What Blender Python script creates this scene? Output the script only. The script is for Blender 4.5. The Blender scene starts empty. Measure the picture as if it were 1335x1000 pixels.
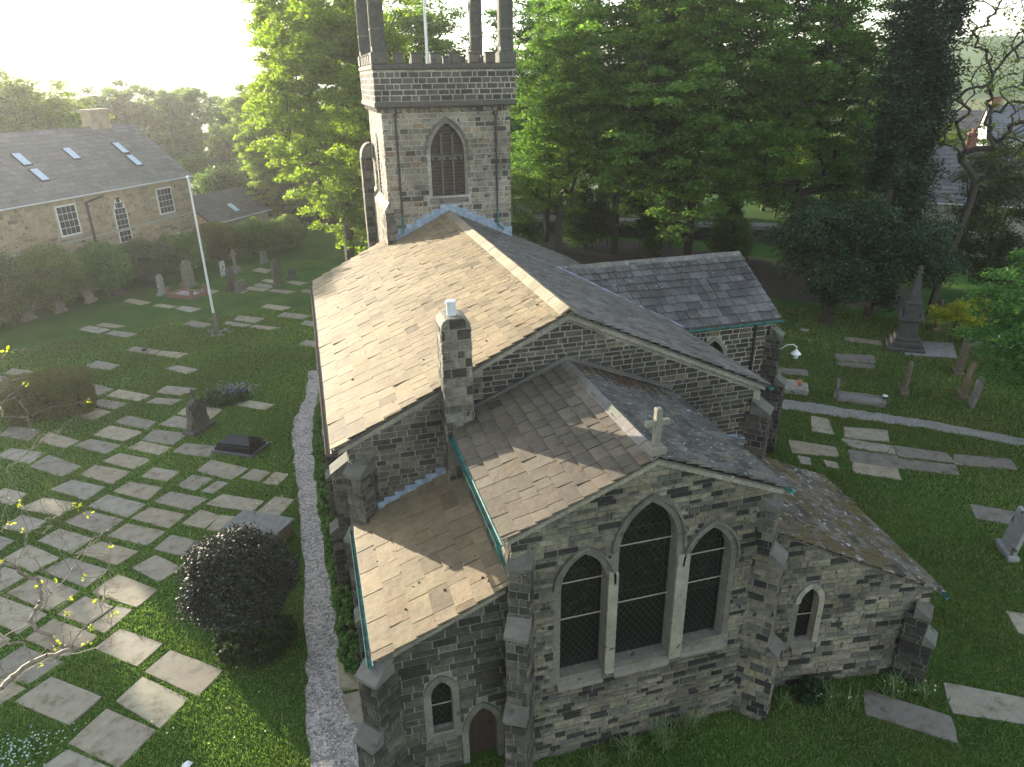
import bpy, math, random
import numpy as np
from mathutils import Vector, Matrix
from mathutils.geometry import tessellate_polygon

random.seed(7)
C = bpy.context.scene.collection
SC = bpy.context.scene

# ---------------------------------------------------------------- camera, sky, sun, exposure
cam_d = bpy.data.cameras.new('camera')
cam_d.sensor_width = 36.0
cam_d.lens = 926.0 / 1335.0 * 36.0
cam_d.clip_start = 0.1
cam_d.clip_end = 9000
cam = bpy.data.objects.new('camera', cam_d)
C.objects.link(cam)
R3 = Matrix(((0.961394, 0.121164, -0.247066), (-0.274798, 0.375637, -0.885089), (-0.014434, 0.918812, 0.394431)))
cam.matrix_world = Matrix.Translation((0, 0, 16)) @ R3.to_4x4()
SC.camera = cam

SUN_AZ = 151.2      # heading the light travels to, clockwise from +Y
SUN_EL = 9.3
world = bpy.data.worlds.new('World')
SC.world = world
world.use_nodes = True
wn = world.node_tree.nodes
wl = world.node_tree.links
bg = wn['Background']
sky = wn.new('ShaderNodeTexSky')
sky.sky_type = 'NISHITA'
sky.sun_disc = False
sky.sun_elevation = math.radians(SUN_EL)
sky.sun_rotation = math.radians(SUN_AZ - 180)
sky.altitude = 150
sky.air_density = 1.0
sky.dust_density = 0.4
sky.ozone_density = 1.0
hs = wn.new('ShaderNodeHueSaturation')      # a thin high overcast pales the sky evenly
hs.inputs['Saturation'].default_value = 0.58
wl.new(sky.outputs[0], hs.inputs['Color'])
wl.new(hs.outputs[0], bg.inputs['Color'])
bg.inputs['Strength'].default_value = 0.15

sun_d = bpy.data.lights.new('sun', 'SUN')
sun_d.energy = 5.0
sun_d.angle = math.radians(0.53)
sun_d.color = (1.0, 0.88, 0.68)
sun = bpy.data.objects.new('sun', sun_d)
C.objects.link(sun)
_a, _e = math.radians(SUN_AZ), math.radians(SUN_EL)
SUNV = Vector((math.sin(_a) * math.cos(_e), math.cos(_a) * math.cos(_e), -math.sin(_e)))
sun.rotation_euler = SUNV.to_track_quat('-Z', 'Y').to_euler()

SC.view_settings.view_transform = 'Standard'
SC.view_settings.look = 'None'
SC.view_settings.exposure = 1.9
SC.view_settings.gamma = 1.0
SC.view_settings.use_curve_mapping = False
SC.cycles.volume_bounces = 1
SC.cycles.max_bounces = 6
SC.cycles.transparent_max_bounces = 8

CAMP = np.array([0, 0, 16.0])
R3n = np.array([[R3[i][j] for j in range(3)] for i in range(3)])


def shown(p):
    """rough size weight of a point as the photograph frames it: (u, v, depth)"""
    v = R3n.T @ (np.asarray(p, float) - CAMP)
    d = -v[2]
    return (667.5 + 926 * v[0] / max(d, .1), 500 - 926 * v[1] / max(d, .1), d)


# ---------------------------------------------------------------- materials
def new_mat(name):
    m = bpy.data.materials.new(name)
    m.use_nodes = True
    return m, m.node_tree.nodes, m.node_tree.links, m.node_tree.nodes['Principled BSDF']


def plain(name, col, rough=0.6, metal=0.0, var=0.15, scale=6.0, bump=0.0):
    m, n, l, b = new_mat(name)
    tc = n.new('ShaderNodeTexCoord')
    no = n.new('ShaderNodeTexNoise'); no.inputs['Scale'].default_value = scale; no.inputs['Detail'].default_value = 6
    l.new(tc.outputs['Object'], no.inputs['Vector'])
    r = n.new('ShaderNodeValToRGB')
    c0 = [c * (1 - var) for c in col]; c1 = [min(1, c * (1 + var)) for c in col]
    r.color_ramp.elements[0].color = (*c0, 1); r.color_ramp.elements[0].position = .3
    r.color_ramp.elements[1].color = (*c1, 1); r.color_ramp.elements[1].position = .7
    l.new(no.outputs['Fac'], r.inputs['Fac']); l.new(r.outputs['Color'], b.inputs['Base Color'])
    b.inputs['Roughness'].default_value = rough; b.inputs['Metallic'].default_value = metal
    if bump:
        bp = n.new('ShaderNodeBump'); bp.inputs['Strength'].default_value = bump; bp.inputs['Distance'].default_value = .02
        l.new(no.outputs['Fac'], bp.inputs['Height']); l.new(bp.outputs['Normal'], b.inputs['Normal'])
    return m


def tinted(name, rough=0.85, scale=9.0, lo=.6, hi=1.35, bump=.5, moss=None, moss_th=.6, moss_scale=1.2, spec=.3, spots=None, spot_th=.68, spot_scale=14., big=None):
    """base colour from the pieces' own 'tint', varied by weathering noise"""
    m, n, l, b = new_mat(name)
    at = n.new('ShaderNodeAttribute'); at.attribute_name = 'tint'
    tc = n.new('ShaderNodeTexCoord')
    no = n.new('ShaderNodeTexNoise'); no.inputs['Scale'].default_value = scale; no.inputs['Detail'].default_value = 8; no.inputs['Roughness'].default_value = .65
    l.new(tc.outputs['Object'], no.inputs['Vector'])
    mr = n.new('ShaderNodeMapRange'); mr.inputs['From Min'].default_value = .3; mr.inputs['From Max'].default_value = .7
    mr.inputs['To Min'].default_value = lo; mr.inputs['To Max'].default_value = hi
    l.new(no.outputs['Fac'], mr.inputs['Value'])
    mx = n.new('ShaderNodeMix'); mx.data_type = 'RGBA'; mx.blend_type = 'MULTIPLY'; mx.inputs['Factor'].default_value = 1
    l.new(at.outputs['Color'], mx.inputs[6]); l.new(mr.outputs['Result'], mx.inputs[7])
    last = mx.outputs[2]
    if big:      # broad weather stains and soot, (scale, lowest, highest)
        n5 = n.new('ShaderNodeTexNoise'); n5.inputs['Scale'].default_value = big[0]; n5.inputs['Detail'].default_value = 5; n5.inputs['Roughness'].default_value = .6
        l.new(tc.outputs['Object'], n5.inputs['Vector'])
        r5 = n.new('ShaderNodeMapRange'); r5.inputs['From Min'].default_value = .35; r5.inputs['From Max'].default_value = .65
        r5.inputs['To Min'].default_value = big[1]; r5.inputs['To Max'].default_value = big[2]; l.new(n5.outputs['Fac'], r5.inputs['Value'])
        m5 = n.new('ShaderNodeMix'); m5.data_type = 'RGBA'; m5.blend_type = 'MULTIPLY'; m5.inputs['Factor'].default_value = 1
        l.new(last, m5.inputs[6]); l.new(r5.outputs['Result'], m5.inputs[7]); last = m5.outputs[2]
    if spots:
        n3 = n.new('ShaderNodeTexNoise'); n3.inputs['Scale'].default_value = spot_scale; n3.inputs['Detail'].default_value = 4
        l.new(tc.outputs['Object'], n3.inputs['Vector'])
        t3 = n.new('ShaderNodeMapRange'); t3.inputs['From Min'].default_value = spot_th; t3.inputs['From Max'].default_value = spot_th + .04
        l.new(n3.outputs['Fac'], t3.inputs['Value'])
        m3 = n.new('ShaderNodeMix'); m3.data_type = 'RGBA'; m3.inputs[7].default_value = (*spots, 1)
        l.new(t3.outputs['Result'], m3.inputs['Factor']); l.new(last, m3.inputs[6]); last = m3.outputs[2]
    if moss:
        n2 = n.new('ShaderNodeTexNoise'); n2.inputs['Scale'].default_value = moss_scale; n2.inputs['Detail'].default_value = 7; n2.inputs['Roughness'].default_value = .7
        l.new(tc.outputs['Object'], n2.inputs['Vector'])
        t = n.new('ShaderNodeMapRange'); t.inputs['From Min'].default_value = moss_th - .05; t.inputs['From Max'].default_value = moss_th + .05
        l.new(n2.outputs['Fac'], t.inputs['Value'])
        m2 = n.new('ShaderNodeMix'); m2.data_type = 'RGBA'; m2.inputs[7].default_value = (*moss, 1)
        l.new(t.outputs['Result'], m2.inputs['Factor']); l.new(last, m2.inputs[6]); last = m2.outputs[2]
    l.new(last, b.inputs['Base Color'])
    b.inputs['Roughness'].default_value = rough; b.inputs['Specular IOR Level'].default_value = spec
    if bump:
        bp = n.new('ShaderNodeBump'); bp.inputs['Strength'].default_value = bump; bp.inputs['Distance'].default_value = .03
        l.new(no.outputs['Fac'], bp.inputs['Height']); l.new(bp.outputs['Normal'], b.inputs['Normal'])
    return m


def leafmat(name, trans=.45, tcol=(1.5, 1.6, .7)):
    m, n, l, b = new_mat(name)
    at = n.new('ShaderNodeAttribute'); at.attribute_name = 'tint'
    l.new(at.outputs['Color'], b.inputs['Base Color']); b.inputs['Roughness'].default_value = .55
    b.inputs['Specular IOR Level'].default_value = .35
    tr = n.new('ShaderNodeBsdfTranslucent')
    mx = n.new('ShaderNodeMix'); mx.data_type = 'RGBA'; mx.blend_type = 'MULTIPLY'; mx.inputs['Factor'].default_value = 1
    mx.inputs[7].default_value = (*tcol, 1)
    l.new(at.outputs['Color'], mx.inputs[6]); l.new(mx.outputs[2], tr.inputs['Color'])
    ms = n.new('ShaderNodeMixShader'); ms.inputs['Fac'].default_value = trans
    l.new(b.outputs['BSDF'], ms.inputs[1]); l.new(tr.outputs['BSDF'], ms.inputs[2])
    l.new(ms.outputs['Shader'], n['Material Output'].inputs['Surface'])
    return m


M_STONE = tinted('weathered_stone', bump=.9, scale=8, lo=.5, hi=1.4, spots=(.03, .03, .026), spot_th=.62, spot_scale=4, big=(.55, .6, 1.25))
M_MORTAR = tinted('lime_mortar', bump=.5, scale=12, lo=.6, hi=1.25, big=(.55, .65, 1.15))
M_DRESSED = tinted('dressed_stone', bump=.35, scale=4, lo=.7, hi=1.2, spots=(.07, .065, .055), spot_th=.63, spot_scale=3)
M_SLATE = tinted('stone_slate', rough=.75, bump=.6, scale=5, lo=.78, hi=1.18, spots=(.40, .24, .10), spot_th=.71, spot_scale=9, spec=.35, big=(.7, .78, 1.14))
M_SLATE_GREY = tinted('grey_stone_slate', rough=.7, bump=.5, scale=6, lo=.7, hi=1.3, spots=(.3, .3, .27), spot_th=.67, spot_scale=6, spec=.4, big=(.8, .7, 1.2))
M_SLATE_MOSS = tinted('mossy_stone_slate', rough=.9, bump=.9, scale=8, lo=.6, hi=1.3, moss=(.095, .072, .028), moss_th=.52, moss_scale=1.3, spots=(.34, .33, .30), spot_th=.60, spot_scale=5, big=(.9, .6, 1.3))
M_SLATE_LITTER = tinted('slate_with_lichen', rough=.85, bump=.6, scale=6, lo=.65, hi=1.3, moss=(.16, .14, .05), moss_th=.64, moss_scale=1.6, spots=(.3, .3, .28), spot_th=.64, spot_scale=7, big=(.8, .65, 1.2))
M_LEAD = plain('lead_flashing', (.24, .30, .38), .6, .1, .3, 6, .2)  # blue of the reflected sky is put into the lead's base colour
M_GREEN = plain('green_painted_iron', (.025, .13, .11), .6, 0, .6, 5)
M_IRON = plain('dark_cast_iron', (.035, .035, .035), .6, .2, .3, 8)
M_GUTTER = plain('brown_gutter', (.10, .075, .06), .6)
M_WOOD = plain('dark_timber', (.045, .028, .02), .7, 0, .3, 12, .3)
M_LOUVRE = plain('louvre_timber', (.07, .05, .042), .8, 0, .3, 10, .2)
M_GLASS = plain('dark_leaded_glass', (.008, .009, .009), .25, 0, .5, 3)
M_WIRE = plain('wire_guard', (.035, .035, .032), .6, .3)
M_WHITE = plain('white_paint', (.72, .73, .72), .5, 0, .06)
M_LIMEST = plain('pale_render', (.36, .33, .27), .8, 0, .15, 8, .2)
M_POT = plain('pale_glazed_pot', (.55, .58, .62), .4)
M_LEAFLITTER = plain('dead_leaf_litter', (.06, .035, .02), .95, 0, .5, 20, .5)
M_MOSS = plain('moss', (.05, .04, .018), 1, 0, .4, 20, .4)
M_POLISHED = plain('polished_black_granite', (.012, .012, .014), .12, 0, .3, 30)
M_GRANITE = plain('dark_granite', (.10, .10, .11), .35, 0, .25, 40)
M_BARK = plain('bark', (.055, .045, .035), .95, 0, .35, 9, .8)
M_BARKPALE = plain('pale_bark', (.17, .145, .115), .9, 0, .3, 9, .6)
M_TWIG = plain('pale_twig_bark', (.22, .18, .14), .8, 0, .3, 25, .4)
M_LEAF = leafmat('leaf', .5, (1.75, 1.9, .8))
M_LEAF_DARK = leafmat('evergreen_leaf', .08, (1.2, 1.3, .8))
M_LEAF_LIME = leafmat('spring_leaf', .6, (1.9, 1.9, .6))
M_GRASS = leafmat('grass_blade', .35, (1.35, 1.45, .7))


def slab_mat():
    m, n, l, b = new_mat('ledger_stone')
    at = n.new('ShaderNodeAttribute'); at.attribute_name = 'tint'
    uv = n.new('ShaderNodeTexCoord')
    n1 = n.new('ShaderNodeTexNoise'); n1.inputs['Scale'].default_value = 2.2; n1.inputs['Detail'].default_value = 8; n1.inputs['Roughness'].default_value = .7
    l.new(uv.outputs['Object'], n1.inputs['Vector'])
    r = n.new('ShaderNodeValToRGB'); e = r.color_ramp.elements
    e[0].position = .36; e[0].color = (.60, .55, .43, 1); e[1].position = .64; e[1].color = (1.16, 1.14, 1.08, 1)
    e2 = e.new(.47); e2.color = (.95, .92, .86, 1)
    l.new(n1.outputs['Fac'], r.inputs['Fac'])
    # worn lines of cut lettering, too worn to read: fine rows broken by noise
    at2 = n.new('ShaderNodeAttribute'); at2.attribute_name = 'rows'
    sx = n.new('ShaderNodeSeparateXYZ'); l.new(at2.outputs['Vector'], sx.inputs[0])
    w1 = n.new('ShaderNodeMath'); w1.operation = 'MULTIPLY'; w1.inputs[1].default_value = 84.0; l.new(sx.outputs['X'], w1.inputs[0])
    w2 = n.new('ShaderNodeMath'); w2.operation = 'SINE'; l.new(w1.outputs[0], w2.inputs[0])
    nb = n.new('ShaderNodeTexNoise'); nb.inputs['Scale'].default_value = 22; nb.inputs['Detail'].default_value = 3
    mp = n.new('ShaderNodeMapping'); mp.inputs['Scale'].default_value = (1, .8, 1); l.new(at2.outputs['Vector'], mp.inputs[0]); l.new(mp.outputs[0], nb.inputs['Vector'])
    w3 = n.new('ShaderNodeMath'); w3.operation = 'MULTIPLY'; l.new(w2.outputs[0], w3.inputs[0]); l.new(nb.outputs['Fac'], w3.inputs[1])
    mr = n.new('ShaderNodeMapRange'); mr.inputs['From Min'].default_value = -.05; mr.inputs['From Max'].default_value = .30; mr.inputs['To Min'].default_value = 1.08; mr.inputs['To Max'].default_value = .70
    l.new(w3.outputs[0], mr.inputs['Value'])
    # rows fade on some stones (stored in rows.z)
    mz = n.new('ShaderNodeMix'); mz.data_type = 'FLOAT'; l.new(sx.outputs['Z'], mz.inputs['Factor']); mz.inputs[2].default_value = 1; l.new(mr.outputs['Result'], mz.inputs[3])
    m1 = n.new('ShaderNodeMix'); m1.data_type = 'RGBA'; m1.blend_type = 'MULTIPLY'; m1.inputs['Factor'].default_value = 1
    l.new(at.outputs['Color'], m1.inputs[6]); l.new(r.outputs['Color'], m1.inputs[7])
    m2 = n.new('ShaderNodeMix'); m2.data_type = 'RGBA'; m2.blend_type = 'MULTIPLY'; m2.inputs['Factor'].default_value = 1
    l.new(m1.outputs[2], m2.inputs[6]); l.new(mz.outputs[0], m2.inputs[7])
    l.new(m2.outputs[2], b.inputs['Base Color']); b.inputs['Roughness'].default_value = .8
    bp = n.new('ShaderNodeBump'); bp.inputs['Strength'].default_value = .5; bp.inputs['Distance'].default_value = .02
    l.new(mz.outputs[0], bp.inputs['Height']); l.new(bp.outputs['Normal'], b.inputs['Normal'])
    return m


M_SLAB = slab_mat()


def ground_mat():
    m, n, l, b = new_mat('turf')
    tc = n.new('ShaderNodeTexCoord')
    n1 = n.new('ShaderNodeTexNoise'); n1.inputs['Scale'].default_value = .35; n1.inputs['Detail'].default_value = 9; n1.inputs['Roughness'].default_value = .62
    n2 = n.new('ShaderNodeTexNoise'); n2.inputs['Scale'].default_value = 9; n2.inputs['Detail'].default_value = 5
    l.new(tc.outputs['Object'], n1.inputs['Vector']); l.new(tc.outputs['Object'], n2.inputs['Vector'])
    r = n.new('ShaderNodeValToRGB'); e = r.color_ramp.elements
    e[0].position = .32; e[0].color = (.030, .075, .012, 1); e[1].position = .7; e[1].color = (.085, .12, .026, 1)
    e2 = e.new(.5); e2.color = (.046, .105, .017, 1)
    l.new(n1.outputs['Fac'], r.inputs['Fac'])
    mr = n.new('ShaderNodeMapRange'); mr.inputs['To Min'].default_value = .6; mr.inputs['To Max'].default_value = 1.4; l.new(n2.outputs['Fac'], mr.inputs['Value'])
    mx = n.new('ShaderNodeMix'); mx.data_type = 'RGBA'; mx.blend_type = 'MULTIPLY'; mx.inputs['Factor'].default_value = 1
    l.new(r.outputs['Color'], mx.inputs[6]); l.new(mr.outputs['Result'], mx.inputs[7]); l.new(mx.outputs[2], b.inputs['Base Color'])
    b.inputs['Roughness'].default_value = .95; b.inputs['Specular IOR Level'].default_value = .1
    bp = n.new('ShaderNodeBump'); bp.inputs['Strength'].default_value = .8; bp.inputs['Distance'].default_value = .05
    l.new(n2.outputs['Fac'], bp.inputs['Height']); l.new(bp.outputs['Normal'], b.inputs['Normal'])
    return m


def field_mat():
    m, n, l, b = new_mat('fields')
    tc = n.new('ShaderNodeTexCoord')
    v = n.new('ShaderNodeTexVoronoi'); v.inputs['Scale'].default_value = .008
    l.new(tc.outputs['Object'], v.inputs['Vector'])
    n1 = n.new('ShaderNodeTexNoise'); n1.inputs['Scale'].default_value = .02; n1.inputs['Detail'].default_value = 8
    l.new(tc.outputs['Object'], n1.inputs['Vector'])
    sp = n.new('ShaderNodeSeparateColor'); l.new(v.outputs['Color'], sp.inputs[0])
    r = n.new('ShaderNodeValToRGB'); e = r.color_ramp.elements
    e[0].position = 0; e[0].color = (.05, .10, .02, 1); e[1].position = 1; e[1].color = (.16, .17, .06, 1)
    e2 = e.new(.6); e2.color = (.09, .15, .035, 1)
    l.new(sp.outputs[0], r.inputs['Fac'])
    mr = n.new('ShaderNodeMapRange'); mr.inputs['To Min'].default_value = .6; mr.inputs['To Max'].default_value = 1.4; l.new(n1.outputs['Fac'], mr.inputs['Value'])
    mx = n.new('ShaderNodeMix'); mx.data_type = 'RGBA'; mx.blend_type = 'MULTIPLY'; mx.inputs['Factor'].default_value = 1
    l.new(r.outputs['Color'], mx.inputs[6]); l.new(mr.outputs['Result'], mx.inputs[7]); l.new(mx.outputs[2], b.inputs['Base Color'])
    b.inputs['Roughness'].default_value = 1
    return m


def gravel_mat(name, c0, c1, scale):
    m, n, l, b = new_mat(name)
    tc = n.new('ShaderNodeTexCoord')
    v = n.new('ShaderNodeTexVoronoi'); v.inputs['Scale'].default_value = scale
    l.new(tc.outputs['Object'], v.inputs['Vector'])
    n1 = n.new('ShaderNodeTexNoise'); n1.inputs['Scale'].default_value = 1.6; n1.inputs['Detail'].default_value = 8; l.new(tc.outputs['Object'], n1.inputs['Vector'])
    sp = n.new('ShaderNodeSeparateColor'); l.new(v.outputs['Color'], sp.inputs[0])
    ad = n.new('ShaderNodeMath'); ad.operation = 'MULTIPLY_ADD'; ad.inputs[1].default_value = .6; l.new(sp.outputs[0], ad.inputs[0])
    mm = n.new('ShaderNodeMath'); mm.operation = 'MULTIPLY'; mm.inputs[1].default_value = .5; l.new(n1.outputs['Fac'], mm.inputs[0]); l.new(mm.outputs[0], ad.inputs[2])
    r = n.new('ShaderNodeValToRGB'); e = r.color_ramp.elements
    e[0].position = .15; e[0].color = (*c0, 1); e[1].position = .85; e[1].color = (*c1, 1)
    l.new(ad.outputs[0], r.inputs['Fac']); l.new(r.outputs['Color'], b.inputs['Base Color']); b.inputs['Roughness'].default_value = .9
    bp = n.new('ShaderNodeBump'); bp.inputs['Strength'].default_value = .9; bp.inputs['Distance'].default_value = .03
    l.new(v.outputs['Distance'], bp.inputs['Height']); l.new(bp.outputs['Normal'], b.inputs['Normal'])
    return m


M_TURF = ground_mat()
M_FIELD = field_mat()
M_GRAVEL = gravel_mat('pink_grey_gravel', (.12, .108, .098), (.58, .52, .475), 15)
M_GRAVEL2 = gravel_mat('worn_gravel', (.13, .13, .12), (.34, .33, .30), 20)
M_ASPHALT = plain('asphalt', (.06, .06, .065), .9, 0, .2, 3, .2)
M_PAVE = plain('pavement_flags', (.24, .23, .22), .9, 0, .15, 2, .2)
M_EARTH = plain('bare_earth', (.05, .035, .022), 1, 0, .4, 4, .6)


# ---------------------------------------------------------------- object helpers
def tag(o, label=None, cat=None, group=None, kind=None):
    if label: o['label'] = label
    if cat: o['category'] = cat
    if group: o['group'] = group
    if kind: o['kind'] = kind
    return o


def empty(name, loc, label, cat, group=None, rz=0):
    o = bpy.data.objects.new(name, None)
    o.empty_display_size = .3
    C.objects.link(o); o.location = loc; o.rotation_euler = (0, 0, rz)
    return tag(o, label, cat, group)


def copy_tree(o, parent=None):
    c = o.copy(); C.objects.link(c)
    if parent: c.parent = parent
    for ch in o.children:
        copy_tree(ch, c)
    return c


class MB:
    def __init__(s): s.v = []; s.f = []; s.t = []; s.m = []; s.r = None

    def poly(s, pts, tint=(.3, .3, .3), mi=0):
        b = len(s.v); s.v += [tuple(p) for p in pts]; s.f.append(tuple(range(b, b + len(pts)))); s.t.append(tint); s.m.append(mi)

    def faces(s, pts, fs, tint=(.3, .3, .3), mi=0):
        b = len(s.v); s.v += [tuple(p) for p in pts]
        for f in fs: s.f.append(tuple(b + i for i in f)); s.t.append(tint); s.m.append(mi)

    def box(s, c, size, ax=None, tint=(.3, .3, .3), mi=0, bev=0):
        """box by centre, full sizes, optional axes (three vectors)"""
        c = Vector(c); X, Y, Z = ax if ax else (Vector((1, 0, 0)), Vector((0, 1, 0)), Vector((0, 0, 1)))
        h = [q / 2 for q in size]
        if bev:
            pts = []
            for z, k in ((-h[2], bev), (-h[2] + bev, 0), (h[2] - bev, 0), (h[2], bev)):
                for sx, sy in ((-1, -1), (1, -1), (1, 1), (-1, 1)):
                    pts.append(c + X * (sx * (h[0] - k)) + Y * (sy * (h[1] - k)) + Z * z)
            fs = [(3, 2, 1, 0), (12, 13, 14, 15)]
            for L in (0, 4, 8):
                for i in range(4): fs.append((L + i, L + (i + 1) % 4, L + 4 + (i + 1) % 4, L + 4 + i))
            s.faces(pts, fs, tint, mi); return
        pts = [c + X * (sx * h[0]) + Y * (sy * h[1]) + Z * (sz * h[2]) for sz in (-1, 1) for sx, sy in ((-1, -1), (1, -1), (1, 1), (-1, 1))]
        s.faces(pts, [(3, 2, 1, 0), (4, 5, 6, 7), (0, 1, 5, 4), (1, 2, 6, 5), (2, 3, 7, 6), (3, 0, 4, 7)], tint, mi)

    def prism(s, pts, off, tint=(.3, .3, .3), mi=0):
        """closed outline pts pushed along off, capped"""
        off = Vector(off); P = [Vector(p) for p in pts]; n = len(P)
        s.faces([*P, *[p + off for p in P]], [tuple(range(n)), tuple(range(2 * n - 1, n - 1, -1))] + [(i, (i + 1) % n, n + (i + 1) % n, n + i) for i in range(n)], tint, mi)

    def tube(s, a, b, r0, r1=None, n=8, tint=(.3, .3, .3), mi=0, cap=True):
        r1 = r0 if r1 is None else r1
        a, b = Vector(a), Vector(b); d = (b - a).normalized()
        x = d.orthogonal().normalized(); y = d.cross(x)
        pts = [p + (x * math.cos(2 * math.pi * i / n) + y * math.sin(2 * math.pi * i / n)) * r for p, r in ((a, r0), (b, r1)) for i in range(n)]
        fs = [(i, (i + 1) % n, n + (i + 1) % n, n + i) for i in range(n)]
        if cap: fs += [tuple(range(n - 1, -1, -1)), tuple(range(n, 2 * n))]
        s.faces(pts, fs, tint, mi)

    def build(s, name, mats, parent=None, smooth=False, kind=None):
        me = bpy.data.meshes.new(name)
        me.from_pydata([tuple(p) for p in s.v], [], s.f)
        mats = mats if isinstance(mats, (list, tuple)) else [mats]
        for m in mats: me.materials.append(m)
        if len(mats) > 1: me.polygons.foreach_set('material_index', s.m)
        a = me.attributes.new('tint', 'FLOAT_COLOR', 'FACE')
        a.data.foreach_set('color', np.array([(*t, 1) for t in s.t], dtype=np.float32).ravel())
        if smooth: me.polygons.foreach_set('use_smooth', [True] * len(s.f))
        me.update()
        o = bpy.data.objects.new(name, me); C.objects.link(o)
        if parent: o.parent = parent
        if kind: o['kind'] = kind
        return o


def fast_mesh(name, verts, nper, tints, mat, parent=None, kind=None):
    """numpy: verts (F*nper,3), every nper verts make one face"""
    F = len(verts) // nper
    me = bpy.data.meshes.new(name)
    me.vertices.add(len(verts)); me.vertices.foreach_set('co', np.ascontiguousarray(verts, dtype=np.float32).ravel())
    me.loops.add(F * nper); me.loops.foreach_set('vertex_index', np.arange(F * nper, dtype=np.int32))
    me.polygons.add(F); me.polygons.foreach_set('loop_start', np.arange(0, F * nper, nper, dtype=np.int32))
    a = me.attributes.new('tint', 'FLOAT_COLOR', 'FACE')
    t = np.ones((F, 4), np.float32); t[:, :3] = tints
    a.data.foreach_set('color', t.ravel())
    me.materials.append(mat); me.update(calc_edges=True); me.validate()
    o = bpy.data.objects.new(name, me); C.objects.link(o)
    if parent: o.parent = parent
    if kind: o['kind'] = kind
    return o


def clip_poly(poly, a, b):
    """keep the part left of the line a->b (2D)"""
    out = []
    def side(p): return (b[0] - a[0]) * (p[1] - a[1]) - (b[1] - a[1]) * (p[0] - a[0])
    n = len(poly)
    for i in range(n):
        p, q = poly[i], poly[(i + 1) % n]; sp, sq = side(p), side(q)
        if sp >= 0: out.append(p)
        if (sp > 0 and sq < 0) or (sp < 0 and sq > 0):
            t = sp / (sp - sq); out.append((p[0] + (q[0] - p[0]) * t, p[1] + (q[1] - p[1]) * t))
    return out


def clip_convex(poly, outline):
    for i in range(len(outline)):
        poly = clip_poly(poly, outline[i], outline[(i + 1) % len(outline)])
        if len(poly) < 3: return []
    return poly


def area2(p):
    return abs(sum(p[i][0] * p[(i + 1) % len(p)][1] - p[(i + 1) % len(p)][0] * p[i][1] for i in range(len(p)))) / 2


def jit(c, a, hue=.04):
    k = 1 + random.uniform(-a, a)
    return tuple(max(.004, c[i] * k * (1 + random.uniform(-hue, hue))) for i in range(3))


Z3 = Vector((0, 0, 1))
def world_of(o):
    m = o.matrix_basis.copy()
    if o.parent: m = world_of(o.parent) @ o.matrix_parent_inverse @ m
    return m


def adopt(o, parent):
    o.parent = parent
    o.matrix_parent_inverse = world_of(parent).inverted()
    return o


# ---------------------------------------------------------------- masonry and slating machinery
STONES = []   # (weight, verts, faces, tint) for every block of the church
SLATES = []


def weigh(pts, nrm):
    c = sum((Vector(p) for p in pts), Vector()) / len(pts)
    if Vector(nrm).dot(Vector((0, 0, 16)) - c) <= 0: return 0
    uv = [shown(p) for p in pts]
    if min(u[2] for u in uv) < 1: return 0
    cx = sum(u[0] for u in uv) / len(uv); cy = sum(u[1] for u in uv) / len(uv)
    if not (-5 < cx < 1340 and -5 < cy < 1005): return 0
    return area2([(u[0], u[1]) for u in uv])


class Plane:
    """wall or roof plane: o origin, u and v axes, n outward"""
    def __init__(s, o, u, v=(0, 0, 1)):
        s.o = Vector(o); s.u = Vector(u).normalized(); s.v = Vector(v).normalized(); s.n = s.u.cross(s.v)

    def p(s, a, b, d=0.0): return s.o + s.u * a + s.v * b + s.n * d


def arch(xl, xr, vs, va, vb, off=0.0, n=9):
    """pointed arch outline, anticlockwise from bottom left; off widens it"""
    w = (xr - xl) / 2; h = va - vs; R = (w * w + h * h) / (2 * w); cx = (xl + xr) / 2
    R2 = R + off
    pts = [(xl - off, vb), (xr + off, vb)]
    # right arc: centre at xr - R
    c = (xr - R, vs)
    top = math.acos(max(-1, min(1, (cx - c[0]) / R2)))
    for i in range(n + 1):
        a = top * i / n; pts.append((c[0] + R2 * math.cos(a), c[1] + R2 * math.sin(a)))
    c = (xl + R, vs)
    for i in range(n - 1, -1, -1):
        a = top * i / n; pts.append((c[0] - R2 * math.cos(a), c[1] + R2 * math.sin(a)))
    return pts


def span_at(outline, v0, v1):
    """widest u extent of an outline between two heights"""
    xs = []
    n = len(outline)
    lo = min(p[1] for p in outline); hi = max(p[1] for p in outline)
    if v1 <= lo or v0 >= hi: return None
    for k in range(5):
        v = min(max(v0 + (v1 - v0) * k / 4, lo + 1e-4), hi - 1e-4)
        for i in range(n):
            p, q = outline[i], outline[(i + 1) % n]
            if (p[1] - v) * (q[1] - v) < 0: xs.append(p[0] + (q[0] - p[0]) * (v - p[1]) / (q[1] - p[1]))
    return (min(xs), max(xs)) if xs else None


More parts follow.
